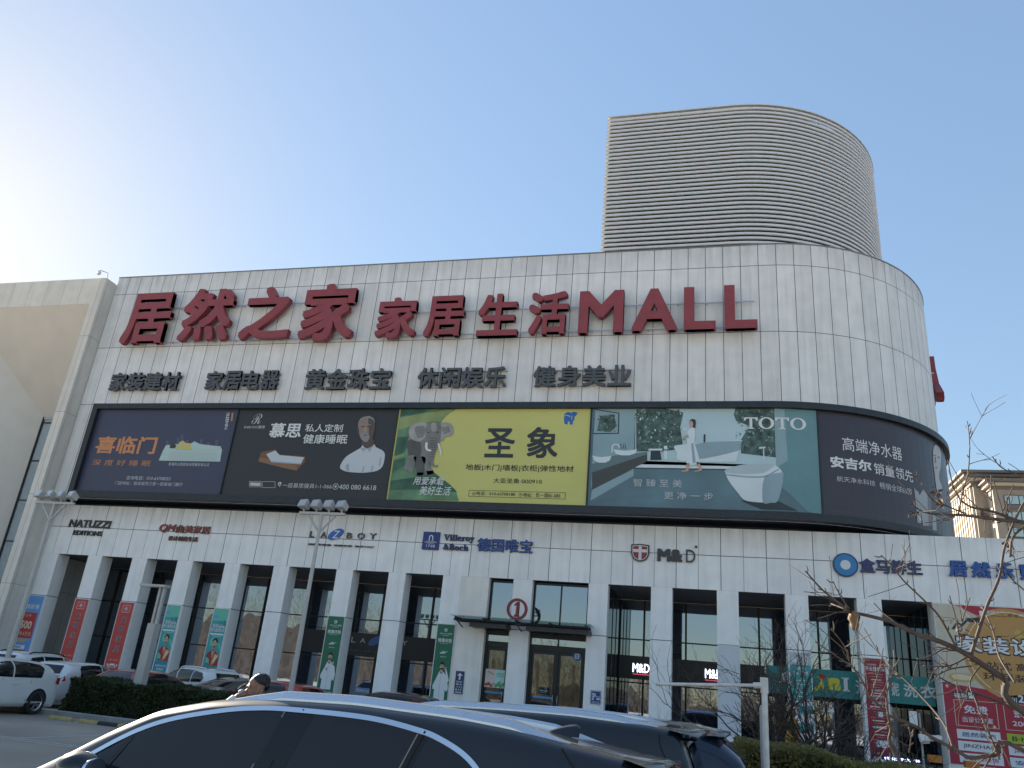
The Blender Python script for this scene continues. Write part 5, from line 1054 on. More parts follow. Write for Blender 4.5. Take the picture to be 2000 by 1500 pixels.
hatch('parked_car', 'white hatchback seen from behind with its slanted rear window, left of the red car', WPAINT, -21.7, -11.0, math.pi/2+.05, tails=(.80, 1.0))
t, B = simple_car('parked_car', 'red hatchback with a wide low rear window behind the hedge', RPAINT, 4.35, .90, [(2.17, .5), (2.1, .68), (1.2, .93), (.9, 1.0), (.1, 1.36), (-.4, 1.42), (-1.0, 1.40), (-1.62, 1.33), (-1.68, 1.30), (-2.08, 1.02), (-2.16, .9), (-2.17, .5)], [(2.1, .6), (1, .9), (-.5, .95), (-2.1, 1.02)],
    [[(.75, .98), (.12, 1.29), (-.25, 1.33), (-.3, .97)], [(-.35, .97), (-.3, 1.33), (-.95, 1.31), (-1.45, 1.18), (-1.4, 1.02)]], (-2.14, -1.55, [(-.55, 1.06), (.55, 1.06), (.62, 1.13), (.46, 1.285), (-.46, 1.285), (-.62, 1.13)]), (1.05, .0, [(-.66, 1.02), (.66, 1.02), (.52, 1.32), (-.52, 1.32)]), (-1.35, 1.32), tails=(.86, 1.04)); place(t, -18.85, -11.0, math.pi/2-.03)
mb = MB(); B.end(mb, [(-.42, 1.283), (.42, 1.283), (.40, 1.335), (-.40, 1.335)], CRUB, -2.0, -1.4, .02); mb.tube([(-2.09, 0, 1.06), (-2.03, .25, 1.09)], .014, CRUB, 6); mb.build('spoiler', t)
t, B = simple_car('parked_car', 'dusty brown grey saloon with a chrome window outline, left of the man', GPAINT, 4.8, .92, [(2.4, .5), (2.3, .68), (1.3, .94), (.95, 1.0), (.15, 1.36), (-.3, 1.43), (-.8, 1.42), (-1.25, 1.32), (-1.85, 1.08), (-2.05, 1.03), (-2.32, 1.0), (-2.4, .55)], [(2.3, .6), (1, .9), (-.5, .95), (-2.3, .98)],
    [[(.80, .99), (.2, 1.29), (-.2, 1.335), (-.26, .97)], [(-.31, .97), (-.26, 1.335), (-.7, 1.325), (-1.15, 1.2), (-1.36, 1.08), (-1.25, 1.0)]], (-1.9, -.85, [(-.56, 1.11), (.56, 1.11), (.48, 1.36), (-.48, 1.36)]), (1.1, .02, [(-.66, 1.02), (.66, 1.02), (.52, 1.34), (-.52, 1.34)]), (-1.45, 1.45), fin=-.72, tails=(.78, .95),
    chrome=[[(.85, .985), (.2, 1.31), (-.25, 1.36), (-.72, 1.345), (-1.2, 1.21), (-1.42, 1.07), (-1.28, .98), (-.4, .955), (.85, .97)]]); place(t, -16.1, -9.3, math.pi/2-.28)
SUVR = [(2.3, .6), (2.22, .85), (1.4, 1.03), (1.05, 1.1), (.45, 1.5), (.05, 1.62), (-.6, 1.65), (-1.4, 1.62), (-1.85, 1.55), (-2.12, 1.15), (-2.28, .98), (-2.3, .5)]; SUVB = [(2.2, .7), (1, 1.0), (-2.2, 1.08)]
SUVW = [[(.92, 1.08), (.42, 1.43), (.02, 1.51), (-.06, 1.06)], [(-.11, 1.06), (-.05, 1.515), (-.95, 1.51), (-.92, 1.08)], [(-.97, 1.09), (-1.0, 1.505), (-1.5, 1.44), (-1.68, 1.26), (-1.55, 1.12)]]
def suv(name, label, pm, x, y, a, **k):
    t, B = simple_car(name, label, pm, 4.6, .93, SUVR, SUVB, SUVW, (-2.22, -1.8, [(-.6, 1.14), (.6, 1.14), (.52, 1.47), (-.52, 1.47)]), (1.2, .2, [(-.68, 1.14), (.68, 1.14), (.56, 1.5), (-.56, 1.5)]), (-1.42, 1.4), n=3.6, **k); return place(t, x, y, a), B
suv('parked_car', 'white off-roader with black roof rails, behind the white cars at the far left', WPAINT, -24.3, -10.2, math.pi/2, rails=(-1.5, .2, CRUB), tails=(.9, 1.25))
suv('parked_car', 'white estate car with silver rails and dark glass roof behind the brown saloon', WPAINT, -20.0, -7.0, math.pi*.89, rails=(-1.5, .2, RAILM), sunroof=(-1.3, .2), tails=(.9, 1.2))
hatch('parked_car', 'red car whose roof just shows to the right of the man', paint('car_paint_scarlet', (.35, .012, .02), .1), -14.8, -10.2, math.pi*.93)
hatch('parked_car', 'dark maroon car whose roof line shows right of the floodlight mast foot', paint('car_paint_maroon', (.06, .012, .018), .3), -10.9, -9.4, math.pi*.97)
# ---- the three dark vehicles in front
def big_suv(name, label, pm, L_, hw, roof, belt, winline, pillars, cx, cy, ang, rail, spo, fin=None, n=4., mirror=True, seams=(), roll=0.):
    t = thing(name, label, 'car', (0, 0, 0), 'dark vehicles beside the camera'); B = Body(L_, hw, roof, belt, n, .25, .05, .10, .15); B.mesh(pm).build('body', t)
    wl = smooth_line(winline, 6); zbl = lambda x: B.zb(x)+.015
    cuts = [wl[0][0]]+[p for q in pillars for p in q]+[wl[-1][0]]
    zw = lambda x: float(np.interp(x, [p[0] for p in wl][::-1], [p[1] for p in wl][::-1]))-.018
    for i in range(0, len(cuts), 2):
        a, b = cuts[i], cuts[i+1]; lean = .16
        xs = np.linspace(a, b, 14); P = [(x, max(zw(x), zbl(x)+.004)) for x in xs]; la = lean if i > 0 else 0; lb = lean if i < len(cuts)-2 else 0
        P += [(b+lb*.9, zbl(b))] if i < len(cuts)-2 else []; P += [(a+la*.9, zbl(a))] if i > 0 else [(a, zbl(a))]
        for sg in (1, -1):
            mb = MB(); B.side(mb, P, CGLASS, .004, .08, .05, False)
            if sg < 0: mb.v = [(u, -v, z) for u, v, z in mb.v]
            mb.build('window', t)
    for q in pillars:
        for sg in (1, -1):
            mb = MB(); a, b = q; P = [(a-.001, zw(a)), (b+.001, zw(b)), (b+.145, zbl(b)), (a+.143, zbl(a))]; B.side(mb, P, mat('gloss_black', (.006, .007, .009), .1, spec=.4), .0045, .08, .05, False)
            B.ribbon(mb, [(a+.012, zw(a)), (a+.157, zbl(a))], .007, mat('seal_grey', (.16, .16, .15), .5), .009, False)
            if sg < 0: mb.v = [(u, -v, z) for u, v, z in mb.v]
            mb.build('door_pillar', t)
    for sg in (1, -1):
        mb = MB(); B.ribbon(mb, wl, .030, CHROME, .012, False)
        if sg < 0: mb.v = [(u, -v, z) for u, v, z in mb.v]
        mb.build('window_trim', t)
    mb = MB(); B.ribbon(mb, [(winline[1][0]-.04, zw(winline[1][0]-.04)-.01), (winline[1][0]+.10, zbl(winline[1][0]))], .03, MATS['gloss_black'], .007); mb.build('quarter_bar', t)
    mb = MB()
    for q in pillars: xm = q[0]*.45+q[1]*.55; B.ribbon(mb, [(xm, zw(xm)+.025), (xm+.15, zbl(xm))], .012, mat('shut_gap', (.003, .003, .003), .9), .014)
    for q in seams: B.ribbon(mb, smooth_line(q, 5), .010, MATS['shut_gap'], .003)
    mb.build('seam', t)
    for sg in (-1, 1):
        mb = MB(); xs = np.linspace(rail[1], rail[0], 26); yy = hw*.70; V = []
        prof = [(-.052, -.045), (-.050, -.012), (-.022, .030), (.012, .036), (.034, .016), (.040, -.06)]
        rows = []
        for i, x in enumerate(xs):
            e = min(i, len(xs)-1-i)/4; h = .014*min(1, e)-.03*(1-min(1, e)); rows.append([(x, sg*(yy-a*(.5+.5*min(1, e+.2))), B.top(x, yy)+h+b) for a, b in prof])
        mb.grid(rows, RAILM, smooth=False); [mb.add(r_, [tuple(range(6))], RAILM) for r_ in (rows[0], rows[-1])]; mb.build('roof_rail', t)
    # roof spoiler: a blade running on from the roof
    x0, x1, zt, dz = spo; mb = MB(); ys = np.linspace(-1, 1, 15); rows = []
    for x, k in ((x0, 0), ((x0*.5+x1*.5), .5), (x1, 1)): rows.append([(x+.08*abs(q)**3*k, q*hw*(.80-.04*k), B.top(x0, q*hw*.72)*(1-k)+(zt-.05*abs(q)**4)*k+.004) for q in ys])
    rows.append([(p[0]+.012, p[1], p[2]-.035) for p in rows[-1]]); rows.append([(x0-.02, q*hw*.78, zt-dz) for q in ys]); mb.grid(rows, pm, smooth=True)
    mb.build('spoiler', t); mb = MB(); mb.box((x1-.004, -.17, zt-.035), (x1+.01, .17, zt-.018), TAIL); mb.build('brake_light', t)
    mb = MB(); xe = -L_/2; B.end(mb, [(-hw*.66, B.zb(xe)+.12), (hw*.66, B.zb(xe)+.12), (hw*.58, zt-dz-.02), (-hw*.58, zt-dz-.02)], CGLASS, xe+.02, x0); mb.build('rear_window', t)
    mb = MB(); xf = winline[0][0]; B.end(mb, [(-hw*.72, B.zb(xf)+.1), (hw*.72, B.zb(xf)+.1), (hw*.6, B.zr(.55)-.06), (-hw*.6, B.zr(.55)-.06)], CGLASS, xf+.45, .3); mb.build('windscreen', t)
    if fin:
        mb = MB(); z = B.zr(fin)-.012; rows = []
        for k in np.linspace(0, 1, 10): h = .085*math.sin(k*math.pi/2)**1.0*(1 if k < .98 else .8); wv = .036*(.35+.65*k); x = fin+.13-.27*k; rows.append([(x, -wv, z), (x-.01, -wv*.45, z+h*.75), (x-.015, 0, z+h), (x-.01, wv*.45, z+h*.75), (x, wv, z)])
        mb.grid(rows, KPAINT, smooth=True); mb.add(rows[-1], [(0, 1, 2, 3, 4)], KPAINT); mb.build('antenna', t)
    if mirror:
        for sg in (-1, 1):
            mb = MB(); xm, zm = winline[0][0]-.18, B.zb(winline[0][0])+.10; mb.ell((xm+.05, sg*(hw+.12), zm), (.13, .15, .095), pm, 18, 12, Matrix.Rotation(sg*.15, 3, 'Z')); mb.tube([(xm+.03, sg*(hw-.03), zm-.06), (xm, sg*(hw+.08), zm-.03)], .03, CRUB, 8); mb.build('mirror', t)
            mb = MB(); mb.ell((xm-.075, sg*(hw+.125), zm), (.012, .11, .065), CHROME, 14, 8); mb.build('mirror_glass', t)
    mb = MB(); arches(mb, B, (-1.5, 1.45), .44); mb.build('wheel_arch', t); wheels(t, B, (-1.5, 1.45), .36)
    for sg in (-1, 1):
        xr = -L_/2; mb = MB(); B.side(mb, [(xr+.02, .98), (xr+.34, 1.02), (xr+.26, 1.08), (xr+.04, 1.08)], TAIL, .008, .06, .05, False); mb.v = [(a, sg*b, c) for a, b, c in mb.v]; mb.build('tail_light', t)
        xf = L_/2; mb = MB(); B.side(mb, [(xf-.02, .78), (xf-.5, .86), (xf-.45, .93), (xf-.06, .86)], HEADL, .008, .06, .05, False); mb.v = [(a, sg*b, c) for a, b, c in mb.v]; mb.build('head_light', t)
    place(t, cx, cy, ang); t.rotation_euler.x = roll; t.location.z = -.4*roll; return t, B
# nearest one: centre (-2.62,-30.2); local x = -(world x + 2.62)
lx = lambda x: -(x+2.62)
big_suv('parked_suv', 'nearest black sport utility car with silver rails, chrome window line and roof fin', KPAINT, 4.9, .97,
    [(2.45, .62), (2.38, .86), (2.02, 1.0), (1.74, 1.15), (1.46, 1.315), (1.14, 1.475), (.76, 1.565), (.50, 1.60), (.2, 1.625), (-.32, 1.642), (-1.02, 1.622), (-1.38, 1.595), (-1.75, 1.54), (-2.05, 1.50), (-2.20, 1.47), (-2.24, 1.32), (-2.36, 1.08), (-2.42, .98), (-2.45, .5)], [(2.4, .80), (1.6, .98), (0, 1.04), (-2.4, 1.10)],
    [(1.50, 1.13), (1.24, 1.29), (.97, 1.405), (.60, 1.495), (.34, 1.535), (.08, 1.55), (-.47, 1.55), (-.83, 1.51), (-.98, 1.475), (-1.14, 1.41), (-1.25, 1.33), (-1.33, 1.22), (-1.38, 1.13)],
    [(.11, -.10), (-.84, -.90)], -2.62, -30.2, math.pi-.02, (.60, -1.75), (-2.08, -2.36, 1.478, .075), fin=-1.53, n=10., seams=([(-1.72, 1.50), (-1.85, 1.36), (-2.0, 1.2), (-2.2, 1.0)], [(1.42, 1.1), (1.5, .6)]), roll=.035)
big_suv('parked_suv', 'second black sport utility car with silver rails behind the nearest one', KPAINT, 4.9, .96,
    [(2.45, .62), (2.38, .9), (1.95, 1.02), (1.6, 1.1), (1.2, 1.36), (.7, 1.57), (.3, 1.615), (-.5, 1.645), (-1.2, 1.655), (-1.9, 1.635), (-2.22, 1.60), (-2.27, 1.42), (-2.38, 1.15), (-2.42, 1.05), (-2.45, .5)], [(2.4, .82), (1.6, 1.0), (-2.4, 1.12)],
    [(1.36, 1.13), (1.05, 1.31), (.65, 1.43), (.2, 1.50), (-.5, 1.515), (-1.05, 1.49), (-1.45, 1.42), (-1.72, 1.30), (-1.85, 1.15)],
    [(.0, -.2), (-.95, -1.03)], -2.55, -27.15, math.pi-.03, (.55, -2.0), (-2.1, -2.44, 1.605, .09), n=10., seams=([(-2.02, 1.55), (-2.05, 1.42), (-2.2, 1.2), (-2.3, 1.0)],))
big_suv('parked_van', 'dark navy people carrier at the right end behind the two black cars', NPAINT, 4.8, .92,
    [(2.4, .6), (2.3, .85), (1.8, .98), (.9, 1.5), (.4, 1.62), (-.6, 1.66), (-1.7, 1.62), (-1.95, 1.52), (-2.25, 1.30), (-2.33, 1.1), (-2.4, .6)], [(2.3, .8), (1.6, .98), (-2.3, 1.05)],
    [(1.3, 1.12), (.85, 1.38), (.4, 1.50), (-.6, 1.53), (-1.3, 1.50), (-1.65, 1.35), (-1.75, 1.15)], [(.15, -.02), (-.85, -1.0)], -1.98, -24.6, math.pi, (.5, -1.5), (-1.75, -2.1, 1.56, .08))
# ------------------------------------------------------------------ masts, lamp post, barrier, small street things
MAST = mat('mast_paint', (.40, .40, .38), .45, noise=.08); LAMPF = mat('lamp_glass', (.35, .36, .36), .15, coat=.5)
def mast(label, x, y, z, wd, yaw=0.):
    t = thing('floodlight_mast', label, 'floodlight mast', (x, y, 0), 'floodlight masts in the hedge')
    mb = MB(); mb.tube([(x, y, 0), (x, y, z-.05)], [.09, .05], MAST, 14); mb.tube([(x, y, 0), (x, y, .03)], .2, MAST, 12); mb.build('pole', t)
    mb = MB(); mb.box((x-wd/2, y-.05, z-.06), (x+wd/2, y+.05, z+.02), MAST); [mb.tube([(x, y, z-.62), (x+s_*wd*.30, y, z-.07)], .035, MAST, 8) for s_ in (-1, 1)]; mb.build('crossbar', t)
    for k in range(4):
        cx = x-wd*.42+k*wd*.28; R_ = Matrix.Rotation(rad(-24), 3, 'X') @ Matrix.Rotation(0, 3, 'Z'); mb = MB()
        P = lambda a, b, c: Vector((cx, y, z+.22))+Matrix.Rotation(rad(-18+yaw), 3, 'Z') @ (R_ @ Vector((a, b, c)))
        V = [P(*q) for q in ((-.17, -.14, -.12), (.17, -.14, -.12), (.12, .14, -.09), (-.12, .14, -.09), (-.17, -.14, .14), (.17, -.14, .14), (.12, .14, .09), (-.12, .14, .09))]
        mb.add(V, [(0, 3, 2, 1), (4, 5, 6, 7), (0, 1, 5, 4), (1, 2, 6, 5), (2, 3, 7, 6), (3, 0, 4, 7)], MAST); mb.tube([(cx, y, z), (cx, y, z+.12)], .03, MAST, 6); lo = mb.build('lamp_head', t, .012)
        mb = MB(); mb.add([P(*q) for q in ((-.15, -.145, -.10), (.15, -.145, -.10), (.15, -.145, .12), (-.15, -.145, .12))], [(0, 1, 2, 3)], LAMPF); mb.build('lens', lo)
    return t
mast('tall pale floodlight mast with four lamp heads before the bronze lettered shop sign', -11.96, -14.05, 6.45, 1.55)
mast('tall pale floodlight mast with four lamp heads at the left beside the stone fin', -22.0, -14.2, 6.45, 1.6)
t = thing('square_lamp_post', 'slim square grey lamp post with a flat arm rising from the hedge', 'lamp post', (-17.1, -13.95, 0)); x, y = -17.1, -13.95
mb = MB(); mb.box((x-.14, y-.14, 0), (x+.14, y+.14, 2.8), MAST); mb.build('post', t, .01)
mb = MB(); [mb.box((x+a, y-.05, 2.8), (x+a+.075, y+.05, 3.9), MAST) for a in (-.11, .04)]; mb.build('twin_bar', t)
mb = MB(); mb.box((x-.80, y-.14, 3.9), (x+.16, y+.14, 3.98), MAST); mb.build('arm', t, .01); mb = MB(); mb.box((x-.76, y-.11, 3.885), (x-.2, y+.11, 3.899), LAMPF); mb.build('lens', t)
POSTM = mat('white_pipe', (.55, .55, .54), .5, noise=.15, nscale=8)
t = thing('height_barrier', 'white pipe height barrier post with a thin horizontal bar above the dark cars', 'barrier', (.48, -26.0, 0))
mb = MB(); mb.tube([(.48, -26, 0), (.48, -26, 2.12)], .034, POSTM, 14); mb.build('post', t); mb = MB(); mb.tube([(.48, -26, 2.03), (.48, -26, 2.20)], .045, POSTM, 14); mb.tube([(.47, -26, 2.115), (.36, -26, 2.105)], .034, POSTM, 12); mb.build('collar', t)
mb = MB(); mb.tube([(.40, -26, 2.108), (-.74, -26.02, 2.03)], .02, POSTM, 10); mb.build('bar', t)
t = thing('steel_post', 'short grey steel post in the hedge just left of the barrier post', 'post', (.56, -23.5, 0)); mb = MB(); mb.tube([(.56, -23.5, 0), (.56, -23.5, 1.88)], .036, mat('grey_steel', (.33, .33, .33), .5), 12); mb.tube([(.56, -23.5, 1.88), (.56, -23.5, 1.93)], [.036, .02], MATS['grey_steel'], 12); mb.build('tube', t)
# wheel stops
YST = mat('stop_yellow', (.36, .28, .10), .7, noise=.2, nscale=9); KST = mat('stop_black', (.02, .02, .022), .7)
def stop(label, x0, x1, y, cuts):
    t = thing('wheel_stop', label, 'wheel stop', ((x0+x1)/2, y, 0), 'wheel stops'); q = [x0]+cuts+[x1]
    for k in range(len(q)-1):
        mb = MB(); pr = [(-.075, .005), (-.07, .06), (-.035, .095), (.035, .095), (.07, .06), (.075, .005)]; mb.grid([[(u, y+a, b) for u in (q[k], q[k+1])] for a, b in pr], YST if k % 2 == 0 else KST, smooth=True)
        [mb.add([(u, y+a, b) for a, b in pr], [tuple(range(6))], YST) for u in (q[k], q[k+1])]; mb.build('block', t)
stop('short yellow wheel stop beside the white hatchback rear wheel', -17.9, -17.15, -16.25, [])
stop('long yellow and black wheel stop at the kerb before the hedge', -16.85, -14.9, -16.3, [-16.25, -15.6])
# small things along the shop fronts on the right
def pix(p, y): return Vector(atY(p, y))
def pole(name, label, p0, y, r_=.035): a = pix(p0, y); t = thing(name, label, 'pole', (a.x, y, 0)); mb = MB(); mb.tube([(a.x, y, 0), tuple(a)], r_, MATS['grey_steel'], 10); mb.build('post', t); return t, a
WPL = MATS['white_plastic']
t, a = pole('lamp_pole', 'thin pole with a white globe lamp behind the bare shrub', (1605, 1373), -5.); mb = MB(); mb.ell((a.x+.28, -5, a.z-.22), (.11, .11, .13), WPL); mb.build('globe', t); mb = MB(); mb.tube([(a.x, -5, a.z-.1), (a.x+.25, -5, a.z-.1)], .02, MATS['grey_steel'], 6); mb.build('arm', t)
mb = MB(); b = pix((1595, 1418), -5.); mb.tube([(b.x-.22, -5.1, b.z+.1), (b.x+.2, -5., b.z-.06)], .05, mat('camera_grey', (.4, .4, .39), .4), 12); mb.build('camera', t)
t, a = pole('camera_pole', 'thin pole with a white floodlight and a bullet camera in front of the last window', (1795, 1393), -5.)
mb = MB(); c = pix((1785, 1403), -5.1); mb.box((c.x-.14, -5.14, c.z-.22), (c.x+.10, -5.06, c.z+.22), WPL); mb.build('floodlight', t, .01)
mb = MB(); c = pix((1815, 1444), -5.); mb.tube([(c.x-.3, -5.1, c.z-.04), (c.x+.32, -5, c.z+.08)], .085, WPL, 12); mb.box((c.x-.32, -5.16, c.z+.02), (c.x+.36, -4.94, c.z+.14), WPL); mb.tube([(a.x, -5, c.z-.14), (c.x, -5, c.z-.1)], .03, WPL, 6); mb.build('camera', t)
def plate(name, label, cat, tl, br, y, m, th=.05, fn=None):
    a, b = pix(tl, y), pix(br, y); t = thing(name, label, cat, (a.x, y, b.z)); mb = MB(); mb.box((a.x, y, b.z), (b.x, y+th, a.z), m); mb.build('panel', t, .01)
    if fn: mb = MB(); fn(Rect(mb, a.x, b.z, b.x, a.z, y)); mb.build('lettering', t)
    return t
t = plate('notice_board', 'plain pale grey notice panel on two legs in front of the last window', 'notice board', (1738, 1440), (1756, 1471), -4., mat('notice_grey', (.33, .31, .30), .6)); mb = MB(); c = pix((1747, 1471), -4.); [mb.tube([(c.x+k, -3.97, 0), (c.x+k, -3.97, c.z)], .025, MATS['grey_steel'], 6) for k in (-.15, .15)]; mb.build('leg', t)
LEDB = mat('led_blue_white', (.45, .55, 1.), .4, emit=1.6)
t = plate('led_sign', 'thin black sign strip with lit blue white characters under the last window', 'led sign', (1722, 1476), (1816, 1493), -1.25, FBLK, .06, lambda R: R.text('优化清洗 供', .05, .12, .8, .9, LEDB, 1, .005))
plate('orange_box', 'orange box at the foot of the last window beside the lit strip', 'box', (1815, 1474), (1841, 1491), -1.8, mat('box_orange', (.45, .15, .02), .5), .35)
plate('orange_box', 'orange box below the huge red and cream poster', 'box', (1886, 1486), (1914, 1502), -1.8, MATS['box_orange'], .35)
plate('ground_banner', 'low red banner with white characters right of the dark people carrier', 'banner', (1396, 1446), (1437, 1475), -6., mat('ground_red', (.36, .015, .025), .6), .03, lambda R: R.text('周年庆', .45, .3, .9, .55, WPR, 1, .02))
st = thing('standee', 'orange standing board with a white disc in front of the teal bathroom banner', 'standee', tuple(pix((1550, 1450), -3.)*1.0)); mb = MB(); Ws = Wall(-3., False)
q = [Ws.inv(p) for p in ((1535, 1373), (1558, 1374), (1561, 1398), (1557, 1408), (1563, 1425), (1562, 1460), (1536, 1460), (1533, 1440), (1541, 1415), (1534, 1396))]; n = len(q)
mb.add([(u, -3.0, z) for u, z in q]+[(u, -2.95, z) for u, z in q], [tuple(range(n)), tuple(range(2*n-1, n-1, -1))]+[(k, (k+1) % n, n+(k+1) % n, n+k) for k in range(n)], mat('standee_orange', (.45, .21, .03), .55, noise=.25, nscale=5)); mb.build('board', st)
mb = MB(); Ws.disc(mb, (1546.5, 1391), .26, WPR, .006); Ws.disc(mb, (1546.5, 1391), .29, mat('standee_ring', (.25, .08, .02), .5), .003); Ws.disc(mb, (1548, 1393), .13, mat('standee_ring', (.25, .08, .02), .5), .009, r2=.16); mb.build('print', st)

# ------------------------------------------------------------------ hedges, shrubs, the bare tree
def leaf_mat(name, c1, c2, sc=2.):
    m = bpy.data.materials.new(name); m.use_nodes = True; nt = m.node_tree; b = nt.nodes['Principled BSDF']; tc = N(nt, 'ShaderNodeTexCoord')
    n1 = N(nt, 'ShaderNodeTexNoise'); n1.inputs['Scale'].default_value = sc; n2 = N(nt, 'ShaderNodeTexWhiteNoise', noise_dimensions='3D'); geo = N(nt, 'ShaderNodeNewGeometry')
    L(nt, tc.outputs['Object'], n1.inputs['Vector']); sn = N(nt, 'ShaderNodeVectorMath', operation='SNAP'); sn.inputs[1].default_value = (.05, .05, .05); L(nt, tc.outputs['Object'], sn.inputs[0]); L(nt, sn.outputs[0], n2.inputs['Vector'])
    k = Mth(nt, 'MULTIPLY', Mth(nt, 'ADD', n1.outputs['Fac'], Mth(nt, 'MULTIPLY', n2.outputs['Value'], .7)), .65); mx = N(nt, 'ShaderNodeMix', data_type='RGBA'); L(nt, k, mx.inputs[0]); mx.inputs[6].default_value = (*c1, 1); mx.inputs[7].default_value = (*c2, 1)
    L(nt, mx.outputs[2], b.inputs['Base Color']); b.inputs['Roughness'].default_value = .5; b.inputs['Specular IOR Level'].default_value = .35
    tr = N(nt, 'ShaderNodeBsdfTranslucent'); L(nt, mx.outputs[2], tr.inputs[0]); ms = N(nt, 'ShaderNodeMixShader'); ms.inputs[0].default_value = .4; L(nt, b.outputs[0], ms.inputs[1]); L(nt, tr.outputs[0], ms.inputs[2]); L(nt, ms.outputs[0], nt.nodes['Material Output'].inputs[0]); MATS[name] = m; return m
LEAF1 = leaf_mat('hedge_leaf_dark', (.012, .022, .010), (.075, .10, .035)); LEAF2 = leaf_mat('hedge_leaf_olive', (.06, .062, .02), (.30, .27, .09)); TWIG = mat('hedge_twig', (.06, .045, .03), .8); BARK = mat('bark_grey_brown', (.055, .042, .034), .8, noise=.35, nscale=14); BARK2 = mat('shrub_twig_dark', (.055, .04, .032), .8, noise=.25, nscale=10)
def hedge(name, label, x0, x1, y0, y1, h, lm, n, ls, dens_front=.6):
    t = thing(name, label, 'hedge', ((x0+x1)/2, (y0+y1)/2, 0)); mb = MB(); nx = 40
    hh = lambda x: h(x)+.05*math.sin(x*2.3)+.03*math.sin(x*5.1+1)
    xs = np.linspace(x0+.12, x1-.12, nx); ring = [(y0+.14, 0.06), (y0+.12, .8), (y0+.2, 1.), (y1-.2, 1.), (y1-.12, .8), (y1-.12, .06)]
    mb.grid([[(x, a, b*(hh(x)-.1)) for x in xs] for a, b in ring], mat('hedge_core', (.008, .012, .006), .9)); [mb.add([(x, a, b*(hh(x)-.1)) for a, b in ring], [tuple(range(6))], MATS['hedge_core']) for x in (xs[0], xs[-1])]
    mb.build('core', t); V = []; F = []
    for i in range(n):
        k = rng.random(); x = rng.uniform(x0, x1); H_ = hh(x)
        if k < dens_front: y, z = y0+abs(rng.normal(0, .07)), H_*rng.uniform(.03, 1)**.8
        elif k < .93: y, z = rng.uniform(y0, y1), H_-abs(rng.normal(0, .06))+.03
        else: x = x0+abs(rng.normal(0, .08)) if rng.random() < .5 else x1-abs(rng.normal(0, .08)); y, z = rng.uniform(y0, y1), rng.uniform(.05, H_)
        y += .07*math.sin(x*3.7+z*4)+.05*math.sin(x*9+z*7)
        s_ = ls*rng.uniform(.6, 1.4); a = Vector(rng.normal(0, 1, 3)).normalized(); b = a.cross(Vector(rng.normal(0, 1, 3))).normalized(); p = Vector((x, y, z)); o = len(V)
        V += [p-a*s_, p+b*s_*.45, p+a*s_, p-b*s_*.45]; F.append((o, o+1, o+2, o+3))
    mb = MB(); mb.add(V, F, lm); mb.build('leaves', t); mb = MB()
    for i in range(int((x1-x0)*9)):
        x = rng.uniform(x0, x1); y = y0+.05+rng.uniform(0, .12); mb.tube([(x, y+.1, 0), (x+rng.normal(0, .05), y, .35), (x+rng.normal(0, .12), y-.02, rng.uniform(.5, .9)*hh(x))], [.012, .009, .005], TWIG, 4, False)
    for i in range(int((x1-x0)*7)):
        x = rng.uniform(x0, x1); y = rng.uniform(y0, y1); H_ = hh(x); mb.tube([(x, y, H_-.15), (x+rng.normal(0, .04), y+rng.normal(0, .04), H_+rng.uniform(.03, .13))], [.005, .003], TWIG, 4, False)
    mb.build('twigs', t); return t
hedge('clipped_hedge', 'long clipped dark green hedge along the kerb between the white hatchback and the parked row', -19.25, -5.5, -14.45, -13.1, lambda x: 1.03, LEAF1, 34000, .045)
hedge('olive_hedge', 'olive green hedge block at the lower right beneath the bare shrub', .2, 4.2, -23.4, -21.4, lambda x: 1.36-.07*max(0, x-1.2)**1.3, LEAF2, 26000, .032, .45)
def grow(mb, p, d_, ln, r_, lev, m, bend=.25, tips=None, kids=(2, 4)):
    pts = [p]; n = max(3, int(ln/.09)); dd = d_.normalized(); rs = [r_]
    for i in range(n):
        dd = (dd+Vector(rng.normal(0, bend*.35, 3))+Vector((0, 0, .03))).normalized(); pts.append(pts[-1]+dd*ln/n); rs.append(max(r_*(1-.66*(i+1)/n), min(.0042, r_*.8)))
    mb.tube(pts, rs, m, 5 if lev else 6, False)
    if lev <= 0: return
    for k in range(rng.integers(kids[0], kids[1]+1)):
        i = int(rng.integers(max(1, n//4), n+1)); s_ = (pts[i]-pts[i-1]).normalized(); q = Vector(rng.normal(0, 1, 3)); q = (q-s_*q.dot(s_)).normalized()
        grow(mb, pts[i], s_+q*rng.uniform(.45, 1.0), ln*rng.uniform(.4, .7), rs[i]*.75, lev-1, m, bend, None, kids)
t = thing('bare_shrub', 'leafless many stemmed dark shrub behind the olive hedge', 'shrub', (1.2, -20.8, 0)); mb = MB()
for k in range(13):
    a = -1.0+1.95*k/12+rng.normal(0, .08); grow(mb, Vector((1.2+.03*k-.2, -20.8, .3)), Vector((math.sin(a)*1.0, rng.normal(0, .35), math.cos(a*.85))), 1.45+.75*math.cos(a)+rng.normal(0, .12), .036, 3, BARK2, .42, None, (3, 5))
mb.build('stems', t); mb = MB()
for k in range(420):
    c = Vector((1.15+rng.normal(0, .32), -20.8+rng.normal(0, .3), 1.55+rng.normal(0, .33))); u = Vector(rng.normal(0, 1, 3)).normalized(); v = u.cross(Vector(rng.normal(0, 1, 3))).normalized(); s_ = rng.uniform(.012, .03); mb.add([c-u*s_, c+v*s_*.5, c+u*s_, c-v*s_*.5], [(0, 1, 2, 3)], mat('shrub_dead_leaf', (.16, .095, .045), .8, noise=.3, nscale=8))
mb.build('dead_leaves', t)
t = thing('bare_shrub', 'low tangled brown leafless bush below the crimson sale banner', 'shrub', (2.9, -18.5, 0)); mb = MB()
